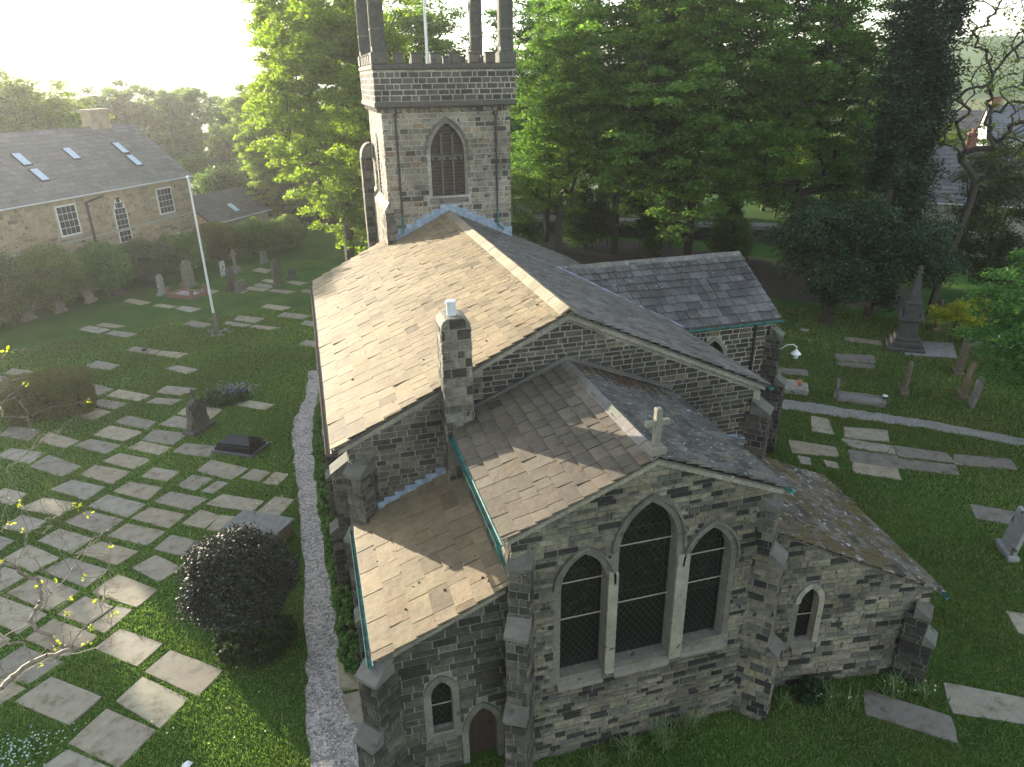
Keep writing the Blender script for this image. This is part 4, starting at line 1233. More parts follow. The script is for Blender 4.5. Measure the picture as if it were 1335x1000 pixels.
def leaves(centers, per, rx, rz, size, col, rng, var=.25, up=.7, aspect=.62, clumpvar=.18, drop=0., dark=None):
    n = len(centers); c = np.repeat(centers, per, 0)
    o = rng.normal(0, 1, (n * per, 3)); o /= np.maximum(.3, np.linalg.norm(o, axis=1, keepdims=True)); o *= rng.random((n * per, 1)) ** .45
    o *= [rx, rx, rz]
    o[:, 2] -= drop * (o[:, 0] ** 2 + o[:, 1] ** 2) / rx
    c = c + o
    nr = rng.normal(0, 1, (n * per, 3)); nr[:, 2] = np.abs(nr[:, 2]) + up; nr /= np.linalg.norm(nr, axis=1, keepdims=True)
    t = np.cross(nr, rng.normal(0, 1, (n * per, 3))); t /= np.linalg.norm(t, axis=1, keepdims=True); b = np.cross(nr, t)
    s = size * rng.uniform(.65, 1.3, (n * per, 1))
    L = t * s * .5; W = b * s * .5 * aspect
    V = np.stack([c - L, c + W, c + L, c - W], 1).reshape(-1, 3)
    k = rng.uniform(1 - var, 1 + var, (n * per, 1)) * np.repeat(rng.uniform(1 - clumpvar, 1 + clumpvar, (n, 1)), per, 0)
    col = np.array(col)[None, :] * k
    col[:, 0] *= rng.uniform(.85, 1.2, n * per)
    return V, col


def crown_points(rng, n, rx, ry, z0, z1, lobes=11, cone=0., lobe_r=.42):
    zc = (z0 + z1) / 2; rz = (z1 - z0) / 2
    Lc = []
    while len(Lc) < lobes:
        p = rng.uniform(-1, 1, 3)
        if np.linalg.norm(p) < 1 and np.linalg.norm(p) > .35: Lc.append(p * .72)
    Lc = np.array(Lc); out = []
    while len(out) < n:
        l = Lc[rng.integers(lobes)]; q = rng.normal(0, 1, 3); q /= np.linalg.norm(q); q *= lobe_r * rng.random() ** .33
        p = l + q
        if np.linalg.norm(p) > 1.08: continue
        if cone: p[:2] *= 1 - cone * (p[2] + 1) / 2
        out.append(p)
    out = np.array(out) * [rx, ry, rz] + [0, 0, zc]
    return out


def tree(loc, label, H, rx, z0, n=260, per=90, size=.24, col=(.05, .11, .025), mat=None, bark=None, seed=1, r0=None, name='broadleaf_tree', cat='tree', group=None,
         ry=None, clump=(1.0, .5), lobes=11, cone=0., up=.7, lean=(0, 0), sides=5, cvar=.18, var=.25, fork=None, drop=.1, lobe_r=.42, off=(0, 0), wander=.12):
    rng = np.random.default_rng(seed)
    t = empty(name, (0, 0, 0), label, cat, group)
    pts = crown_points(rng, n, rx, ry or rx, z0, H - .3, lobes, cone, lobe_r)
    pts[:, 0] += lean[0] * pts[:, 2] / H + off[0]; pts[:, 1] += lean[1] * pts[:, 2] / H + off[1]
    th = (fork or (z0 + (H - z0) * .45)); k = 7
    trunk = [(lean[0] * (i / k) ** 1.5 * th / H + rng.normal(0, .05) * (i > 0), lean[1] * (i / k) ** 1.5 * th / H + rng.normal(0, .05) * (i > 0), th * i / k - .1 * (i == 0)) for i in range(k + 1)]
    arr, par, load, tips = skeleton(pts, trunk, rng, wander)
    limb_mesh('trunk', arr, par, load, r0 or H * .018, bark or M_BARK, t, rmin=.014, sides=sides)
    V, cl = leaves(pts, per, clump[0], clump[1], size, col, rng, up=up, clumpvar=cvar, var=var, drop=drop)
    fast_mesh('crown', V, 4, cl, mat or M_LEAF, t)
    t.location = (loc[0], loc[1], loc[2] if len(loc) > 2 else 0)
    return t


def again(t, loc, rz, sc, label):
    c = copy_tree(t); c.location = loc; c.rotation_euler = (0, 0, rz); c.scale = (sc, sc, sc * random.uniform(.95, 1.05)); c['label'] = label
    return c


GM = (.125, .215, .055)
LM = (.17, .25, .035)
T_R2 = tree((29.5, 55), 'great spreading maple with deep green leaves rising right behind the transept roof', 31, 10.8, 3.2, 900, 125, .29, GM, seed=11, r0=.48, clump=(1.15, .32), lobes=20, drop=.3, up=1.3, cvar=.3, lobe_r=.36, fork=9)
T_R3 = tree((38.5, 50.5), 'broad green maple right of the largest one, its low boughs reaching the shaded lawn', 30, 9.0, 2.2, 780, 125, .28, (.12, .208, .052), seed=12, r0=.42, clump=(1.1, .32), lobes=18, drop=.3, up=1.3, cvar=.3, lobe_r=.36, fork=8)
T_R1 = tree((24.0, 71.5), 'tall green tree with bare dark forks showing, just right of the tower', 27, 7.2, 6.0, 460, 95, .30, (.07, .155, .036), seed=13, r0=.38, clump=(1.05, .36), lobes=14, up=1.2, cvar=.3, fork=8)
T_L = tree((3.2, 64.5), 'huge lime tree with bright yellow green leaves, left of the tower', 31, 7.9, 1.6, 1150, 120, .31, LM, M_LEAF_LIME, seed=14, r0=.45, clump=(.95, .38), lobes=24, drop=.25, cvar=.25, lobe_r=.34, fork=12)
T_2 = tree((-6.3, 108), 'pale green rounded tree between the lime tree and the schoolhouse', 17.6, 7.2, 1.5, 520, 105, .38, (.16, .215, .06), M_LEAF, seed=15, r0=.3, clump=(.95, .45), lobes=12, drop=.2)
T_3 = tree((-22.0, 138), 'wide grey green tree behind the schoolhouse chimney', 18.3, 11.5, 2.0, 560, 115, .5, (.12, .17, .06), M_LEAF, seed=16, r0=.4, clump=(1.2, .6), lobes=13)
T_4 = tree((-27.5, 96), 'open crowned yellow green tree at the far left above the schoolhouse roof', 19.3, 8.5, 4.0, 420, 85, .36, (.12, .17, .035), M_LEAF_LIME, seed=17, r0=.35, clump=(1.1, .5), lobes=12)
BG = 'trees beyond the road and behind the churchyard'
T_5 = tree((13, 96), 'tall sunlit tree standing straight behind the tower pinnacles', 30, 10.0, 2.0, 520, 110, .42, (.10, .17, .03), M_LEAF_LIME, seed=18, r0=.5, clump=(1.5, .7), lobes=14)
for loc, rz, sc, lb in (((27, 100, 0), 1.9, .62, 'sunlit tree across the road, showing right of the tower'), ((42, 92, 0), 3.3, .6, 'sunlit tree across the road behind the great maple'),
                        ((56, 80, 0), .8, .6, 'sunlit tree across the road behind the right hand maple'), ((0, 122, 0), 4.1, .6, 'tree behind the pale green rounded tree')):
    again(T_5, loc, rz, sc, lb)
again(T_5, (36, 86, 0), 5.0, .55, 'sunlit tree across the road between the tall forked tree and the great maple')
again(T_5, (49, 76, 0), 2.4, .55, 'sunlit tree across the road right behind the great maple trunk')
again(T_5, (68, 76, 0), 3.9, .5, 'lower sunlit tree across the road, left of the brick house')
again(T_L, (-2.6, 88, 0), 2.4, .62, 'smaller yellow green tree between the annexe and the huge lime tree')
again(T_4, (-38, 104, 0), 2, .85, 'yellow green tree at the far left edge, behind its open crowned neighbour')
again(T_3, (-8, 146, 0), 1.2, .9, 'grey green tree far behind the annexe of the schoolhouse')
again(T_3, (-42, 150, 0), 2.7, .9, 'grey green tree farthest back on the left, before the hills')
# unseen belt of trees left of the picture, added to shade the lawn
for i, (x, y) in enumerate(((-33, 47), (-37, 53), (-34, 60.5), (-38, 67), (-35.5, 75), (-38, 83), (-41, 91))):
    again(T_2, (x, y, 0), i * 1.3, .66 + .05 * (i % 3) - .3 * (i in (3, 4)), '%s unseen tree in the belt added left of the lawn to shade it' % ('nearest', 'second', 'third', 'fourth', 'fifth', 'sixth', 'seventh')[i])
again(T_5, (2, 97, 0), 2.9, .5, 'tree added behind the huge lime tree to shade the right headstones, mostly hidden')  # added behind the lime to keep low sun off the right headstones
again(T_R3, (35, 61, 0), 2.2, 1.02, 'maple standing between and behind the two largest maples')
again(T_R3, (21.5, 60.5, 0), 4.0, .86, 'green maple rising close behind the nave roof, just right of the tower')
again(T_R3, (28.5, 64, 0), 5.2, .9, 'maple in the gap between the forked tree and the great spreading maple')
again(T_4, (73, 68, 0), 1.0, .5, 'yellow green tree standing between the nearest grey roofed house and the white house')
again(T_4, (84, 84, 0), 2.0, .55, 'yellow green tree in front of the brick house')
again(T_2, (66, 84, 0), 3.0, .75, 'pale green tree behind the roadside bushes, left of the brick house')
# hedgerow of bushes and low trees along the far side of the road
hb = tree((30, 86), 'low roadside bush across the road, nearest the tower', 6.5, 4.2, .2, 150, 100, .3, (.09, .15, .035), M_LEAF, seed=33, r0=.15, clump=(1.1, .7), lobes=8, name='roadside_bush', cat='bush', group='bushes along the far side of the road')
for i, k in enumerate((-24, -17, -10, -4, 7, 13, 19, 25, 32, 40)):
    q_ = Vector((25, 79, 0)) + rd * (k + 2) + rn_ * (11.5 + (i % 3)); again(hb, (q_.x, q_.y, 0), i * 1.7, .85 + .15 * (i % 3), '%s roadside bush from the left across the road' % ('first', 'second', 'third', 'fourth', 'fifth', 'sixth', 'seventh', 'eighth', 'ninth', 'tenth')[i])
for i, (x, y) in enumerate(((20.5, 69), (26.5, 66.5), (32, 62.5), (37.5, 57.5), (43, 52.5))):
    again(hb, (x, y, 0), i * 2.1, .62 + .1 * (i % 2), '%s bush from the tower in the undergrowth before the boundary wall' % ('first', 'second', 'third', 'fourth', 'fifth')[i])
for i, (x, y, s_) in enumerate(((-8.5, 95, 1.1), (-4.5, 92, 1.25), (-.5, 90, 1.2), (-6.5, 101, 1.4), (-11.5, 103, 1.2), (-2.5, 99, 1.5))):
    again(hb, (x, y, 0), i * 1.3, s_, '%s bushy growth between the annexe and the huge lime tree' % ('first', 'second', 'third', 'fourth', 'fifth', 'sixth')[i])
# dark evergreens on the right
tree((37.6, 39.8), 'tall narrow blackish green evergreen column among the maples at right', 25, 2.4, .2, 480, 140, .22, (.022, .046, .02), M_LEAF_DARK, seed=21, r0=.35, clump=(.75, .7), lobes=16, name='evergreen_tree', lobe_r=.5, fork=20)
tree((33.9, 39.6), 'dark drooping yew over the shaded ground behind the transept', 9.5, 4.8, 1.6, 400, 140, .18, (.032, .068, .026), M_LEAF_DARK, seed=22, r0=.5, clump=(.9, .5), lobes=12, name='yew_tree', drop=.4)
tree((38.2, 36.6), 'second small dark yew with two thin trunks beside the obelisk', 8.5, 3.0, 2.6, 240, 120, .16, (.032, .066, .026), M_LEAF_DARK, seed=23, r0=.25, clump=(.8, .5), lobes=9, name='yew_tree', drop=.4)
tree((38.6, 33.6), 'rounded golden yellow shrub behind the obelisk monument', 3.6, 1.9, 1.0, 120, 110, .12, (.30, .32, .04), M_LEAF_LIME, seed=24, r0=.08, clump=(.42, .25), lobes=8, name='golden_shrub', cat='shrub')
tree((42.0, 38.8), 'leaning almost bare tree with pale twisting limbs at the top right', 27, 6.4, 9.0, 760, 3, .26, (.12, .16, .03), M_LEAF_LIME, bark=M_BARK, seed=25, r0=.24, clump=(.5, .3), lobes=18, wander=.06, name='bare_tree', lean=(2.5, -2.2), sides=6, fork=8, off=(1.5, -1))
tree((49, 40.5), 'thin olive brown scrubby tree below the bare tree, in front of the far houses', 12.8, 4.8, .6, 420, 85, .20, (.085, .095, .04), M_LEAF, seed=26, r0=.18, clump=(.8, .5), lobes=10, name='scrub_tree')
tree((52, 34.5), 'scrubby bush at the right edge over the dark gateway', 8.5, 4.2, .3, 300, 90, .2, (.07, .085, .035), M_LEAF, seed=27, r0=.15, clump=(.8, .5), lobes=9, name='scrub_tree')
tree((32.2, 21.6), 'young maple with fresh green leaves reaching in at the right edge', 11, 4.9, 1.3, 420, 90, .18, (.09, .19, .05), M_LEAF, seed=28, r0=.16, clump=(.72, .22), lobes=13, drop=.25, off=(.6, 0))
# slim saplings under the great maples
sp_ = tree((27, 66), 'slim sapling in the dark ground right of the tower, nearest the nave roof', 8, 1.8, 3.0, 70, 60, .2, (.05, .10, .03), M_LEAF, seed=29, r0=.07, clump=(.6, .35), lobes=6, name='sapling', group='saplings along the churchyard wall')
for i, (x, y) in enumerate(((29.5, 68), (31.5, 64.5), (34, 63), (38, 60), (43, 55), (46.5, 51))):
    again(sp_, (x, y, 0), i * 1.1, .8 + .12 * (i % 3), '%s sapling from the tower, in the row before the churchyard wall' % ('second', 'third', 'fourth', 'fifth', 'sixth', 'seventh')[i])
# far woods
def woods():
    rng = np.random.default_rng(5); cs = []
    for i in range(900):
        az = rng.uniform(-42, 66); r = rng.uniform(140, 930)
        if r < 300 and az < 12: continue
        if math.sin(az * .9 + r * .021) + .6 * math.sin(r * .05 - az * .3) < .15 and r > 260: continue
        x, y = r * math.sin(math.radians(az)), r * math.cos(math.radians(az)); h = hgt(x, y)
        if h > 46: continue
        cs.append((x, y, h + rng.uniform(2, 5)))
    cs = np.array(cs)
    V, cl = leaves(cs, 130, 6.5, 5.0, 1.5, (.045, .085, .03), rng, up=.6)
    fast_mesh('far_woodland', V, 4, cl, M_LEAF, kind='stuff')


woods()

# ---------------------------------------------------------------- far buildings
M_SAND = plain('sandstone_ashlar', (.38, .30, .20), .85, 0, .2, 1.5, .3)
M_ROOFS = tinted('welsh_slate', rough=.7, bump=.3, scale=4, lo=.8, hi=1.2)
M_BRICK = plain('red_brick', (.28, .12, .075), .9, 0, .2, 6, .3)
M_RENDER = plain('white_render', (.42, .42, .40), .85, 0, .06)
M_SKYL = plain('rooflight_glass', (.55, .66, .78), .15, 0, .05)
M_PANE = plain('window_pane', (.03, .035, .04), .1, 0, .3)


def simple_roof(pl, outline, tint, parent, r=.5, w=.8):
    """far slate roof: courses as real steps, one object per roof"""
    m = MB(); vmax = max(p[1] for p in outline); v = 0
    um = max(p[0] for p in outline)
    while v < vmax:
        u = -random.uniform(0, w)
        while u < um:
            ww = w * random.uniform(.8, 1.2); q = clip_convex([(u, v), (u + ww - .015, v), (u + ww - .015, v + r + .02), (u, v + r + .02)], outline)
            if len(q) > 2: m.poly([pl.p(a, b, .05 - .04 * (b - v) / r + .004 * random.random()) for a, b in q], jit(tint, .16, .03))
            u += ww
        v += r
    o = m.build('roof_slates', [M_ROOFS]); adopt(o, parent); o['kind'] = 'stuff'
    return o


def sash(pl, u0, u1, v0, v1, parent, nx=4, ny=4, arch_top=False, sill=True):
    w = MB(); fr = .09
    if arch_top:
        A = arch(u0, u1, v0 + (v1 - v0) * .62, v1, v0, 0, 7)
        w.prism([pl.p(a, b, .02) for a, b in A], pl.n * .03)
    else: w.box(pl.p((u0 + u1) / 2, (v0 + v1) / 2, .03), (u1 - u0, v1 - v0, .06), (pl.u, pl.v, pl.n))
    f = w.build('window', [M_WHITE]); adopt(f, parent)
    for i in range(nx):
        for j in range(ny):
            a = u0 + fr + (u1 - u0 - 2 * fr) * i / nx + .02; b = u0 + fr + (u1 - u0 - 2 * fr) * (i + 1) / nx - .02
            c = v0 + fr + (v1 - v0 - 2 * fr) * j / ny + .02; d = v0 + fr + (v1 - v0 - 2 * fr) * (j + 1) / ny - .02
            if arch_top:
                sp = span_at(A, c, d)
                if not sp: continue
                s2 = span_at(A, d - .02, d)
                if not s2: continue
                if i == 0: a = max(a, s2[0] + .05)
                if i == nx - 1: b = min(b, s2[1] - .05)
                if b - a < .05: continue
            p = MB(); p.box(pl.p((a + b) / 2, (c + d) / 2, .058), (b - a, d - c, .02), (pl.u, pl.v, pl.n)); o = p.build('pane', [M_PANE]); adopt(o, f)
    if sill:
        p = MB(); p.box(pl.p((u0 + u1) / 2, v0 - .1, .06), (u1 - u0 + .3, .16, .2), (pl.u, pl.v, pl.n)); o = p.build('sill', [M_LIMEST]); adopt(o, f)


def building(name, label, cat, e0, e1, depth, ze, zr, wall, tint, zb=-1.0):
    """gabled building: e0-e1 the front eave corners seen left to right, depth front to back"""
    e0 = Vector((*e0, 0)); e1 = Vector((*e1, 0)); L = (e1 - e0).length; u = (e1 - e0) / L; back = Z3.cross(u)
    t = empty(name, (e0 + e1) / 2 + back * depth / 2, label, cat)
    pf = Plane(e0, u); pr_ = Plane(e1, back); pl_ = Plane(e0 + back * depth, -back); pb = Plane(e1 + back * depth, -u)
    m = MB()
    m.poly([pf.p(0, zb), pf.p(L, zb), pf.p(L, ze), pf.p(0, ze)]); m.poly([pb.p(0, zb), pb.p(L, zb), pb.p(L, ze), pb.p(0, ze)])
    for p in (pr_, pl_): m.poly([p.p(0, zb), p.p(depth, zb), p.p(depth, ze), p.p(depth / 2, zr), p.p(0, ze)])
    o = m.build('wall', [wall]); adopt(o, t)
    sl_ = Vector((0, 0, zr - ze)) + back * (depth / 2); ex = .35
    sv = sl_.normalized()
    a = Plane(e0 - u * .2 + Z3 * (ze + .03) - sv * ex, u, sl_); b = Plane(e1 + back * depth + u * .2 + Z3 * (ze + .03) - (Z3 * (zr - ze) - back * (depth / 2)).normalized() * ex, -u, Z3 * (zr - ze) - back * (depth / 2))
    W = L + .4; Ls = sl_.length + ex
    for p in (a, b):
        d = MB(); d.prism([p.p(0, 0, 0), p.p(W, 0, 0), p.p(W, Ls, 0), p.p(0, Ls, 0)], p.n * -.12); o = d.build('roof', [M_WOOD]); adopt(o, t)
        simple_roof(p, [(0, 0), (W, 0), (W, Ls), (0, Ls)], tint, t)
    d = MB(); d.tube(a.p(0, -.05, -.05), a.p(W, -.05, -.05), .07, n=6); o = d.build('gutter', [M_WHITE]); adopt(o, t)
    return t, pf, a, pr_, u, back


SB, pf_, ra_, rr_, su, sbk = building('schoolhouse', 'long stone schoolhouse with rooflights, white sashes and an arched window, left background', 'building', (-21.9, 60.4), (-10.73, 77.26), 11.4, 8.0, 12.5, M_SAND, (.19, .175, .16))
SLn = math.hypot(21.9 - 10.73, 77.26 - 60.4)
for a_, b_, c_, d_, ar, nx, ny in ((-15.25, -13.35, 4.85, 7.25, 0, 4, 4), (-4.55, -2.65, 4.8, 7.15, 0, 4, 4), (-9.75, -8.35, 2.7, 7.2, 1, 3, 9), (-15.3, -13.4, .9, 3.0, 0, 4, 3), (-4.4, -2.6, 1.0, 2.8, 0, 4, 3)):
    sash(pf_, SLn + a_, SLn + b_, c_, d_, SB, nx, ny, bool(ar))
keepS = list(STONES); STONES.clear(); WALLK = 1.0
lay_stones(pf_, [(0, 0), (SLn, 0), (SLn, 7.9), (0, 7.9)], [[(SLn + a, c), (SLn + b, c), (SLn + b, d), (SLn + a, d)] for a, b, c, d in ((-15.4, -13.2, 4.7, 7.4), (-4.7, -2.5, 4.65, 7.3), (-9.85, -8.25, 2.6, 7.3), (-15.4, -13.2, .9, 3.1), (-4.5, -2.5, 1, 2.9))],
           palette((60, (.38, .30, .20), .12), (30, (.30, .24, .17), .15), (10, (.22, .18, .13), .2)), ch=(.28, .34), ln=(.5, 1.0), joint=.03)
m = MB()
for w, vs, fs, t in STONES: m.faces(vs, fs, t)
o = m.build('wall_stones', [M_DRESSED]); adopt(o, SB); o['kind'] = 'stuff'; STONES[:] = keepS; WALLK = .70
m = MB(); m.box(pf_.p(SLn / 2, 4.35, .03), (SLn, .18, .10), (pf_.u, pf_.v, pf_.n)); adopt(m.build('string_course', [M_LIMEST]), SB)
m = MB(); m.box(pf_.p(SLn / 2, 7.75, .03), (SLn, .3, .12), (pf_.u, pf_.v, pf_.n)); adopt(m.build('cornice', [M_SAND]), SB)
m = MB(); m.tube(pf_.p(SLn - 12.35, 7.2, .14), pf_.p(SLn - 12.35, 0, .14), .10, n=8); m.tube(pf_.p(SLn - 12.35, 7.15, .14), pf_.p(SLn - 10.6, 7.4, .14), .08, n=8); adopt(m.build('downpipe', [M_IRON]), SB)
Ls_ = math.hypot(5.7, 4.5) + .35
for u_, v_ in ((-14.3, 3.75), (-14.3, 1.9), (-9.6, 3.75), (-4.3, 3.75), (-4.35, 2.05)):
    m = MB(); m.box(ra_.p(SLn + u_ + .2, v_ + .75, .09), (.78, 1.45, .12), (ra_.u, ra_.v, ra_.n)); o = m.build('rooflight', [M_IRON]); adopt(o, SB)
    for k in (-1, 0, 1):
        p = MB(); p.box(ra_.p(SLn + u_ + .2 + k * .225, v_ + .75, .17), (.20, 1.3, .03), (ra_.u, ra_.v, ra_.n)); adopt(p.build('pane', [M_SKYL]), o)
m = MB(); cc = pf_.p(SLn - 3.7, 0) + sbk * 5.9
m.box((cc.x, cc.y, 12.7), (2.2, 1.1, 2.2), (su, sbk, Z3), tint=(.3, .25, .18)); m.box((cc.x, cc.y, 13.85), (2.6, 1.45, .3), (su, sbk, Z3)); m.box((cc.x, cc.y, 12.0), (2.5, 1.3, .5), (su, sbk, Z3))
adopt(m.build('chimney', [M_SAND]), SB)
AX, pfx, rax, _r, _u, _b = building('annexe', 'single storey slate roofed annexe at the right end of the schoolhouse', 'building', (-9.6, 79.0), (-4.4, 86.8), 6.5, 2.9, 5.1, M_SAND, (.13, .12, .11))
m = MB(); m.box(rax.p(5.0, 1.5, .08), (.6, 1.2, .1), (rax.u, rax.v, rax.n)); adopt(m.build('rooflight', [M_SKYL]), AX)
H1, p1_, r1_, _r, u1_, b1_ = building('house', 'grey slate roofed house seen through the bare tree, nearest on the right', 'house', (53.5, 57.5), (63, 48.5), 8.5, 5.0, 9.4, M_LIMEST, (.15, .15, .155))
sash(p1_, 2, 3.6, 2.2, 4.0, H1, 3, 2); sash(p1_, 6.5, 8.1, 2.2, 4.0, H1, 3, 2)
m = MB(); c_ = p1_.p(6.5, 0) + b1_ * 4.3; m.box((c_.x, c_.y, 9.9), (.8, .8, 1.6), (u1_, b1_, Z3)); m.tube((c_.x, c_.y, 10.6), (c_.x, c_.y, 11.1), .16, .13, 8); adopt(m.build('chimney', [M_BRICK]), H1)
H2, p2_, r2_, _r, u2_, b2_ = building('house', 'white rendered house with a slate roof at the far right edge', 'house', (91, 81), (104, 71), 9, 7.6, 11.6, M_RENDER, (.16, .165, .18), -4)
for a_ in (1.5, 5, 8.5, 12): sash(p2_, a_, a_ + 1.7, 5.2, 6.8, H2, 3, 2, False, False)
m = MB(); c_ = p2_.p(.8, 0) + b2_ * 4.5; m.box((c_.x, c_.y, 11.6), (1.0, 1.0, 2.2), (u2_, b2_, Z3)); adopt(m.build('chimney', [M_BRICK]), H2)
H3, p3_, r3_, _r, u3_, b3_ = building('house', 'brick house with a low hipped looking roof, left of the white house', 'house', (88, 96), (98, 88), 9, 6.6, 10.5, M_BRICK, (.2, .17, .15), -4)
for a_ in (2, 6, 10): sash(p3_, a_, a_ + 1.6, 4.4, 6, H3, 3, 2, False, False)
H4, p4_, r4_, _r, u4_, b4_ = building('house', 'distant house with a pale gable roof above the brick house', 'house', (112, 131), (124, 122), 9, 10.5, 14.8, M_RENDER, (.22, .2, .19), -4)
for a_ in (2, 6, 10): sash(p4_, a_, a_ + 1.6, 8, 9.6, H4, 3, 2, False, False)

# churchyard wall in front of the road: coursed blocks under a coping
wt = empty('boundary_wall', (33, 72, 0), 'low dark stone boundary wall between the trees and the road', 'wall')
a0 = Vector((25, 79, 0)) - rd * 38 - rn_ * 2.4; wpl = Plane(a0, rd)
keepS = list(STONES); STONES.clear()
lay_stones(wpl, [(0, 0), (95, 0), (95, 1.25), (0, 1.25)], [], DARKW, ch=(.25, .35), ln=(.5, 1.1), joint=.03)
m = MB(); bed(m, wpl, [(0, -.2), (95, -.2), (95, 1.25), (0, 1.25)], [], (.1, .1, .09), 1)
for w, vs, fs, t in STONES: m.faces(vs, fs, t)
m.prism([wpl.p(0, 1.25, .06), wpl.p(95, 1.25, .06), wpl.p(95, 1.4, 0), wpl.p(0, 1.4, 0)], wpl.n * -.5, (.12, .115, .1), 2)
o = m.build('wall_stones', MW); adopt(o, wt); o['kind'] = 'stuff'
STONES[:] = keepS


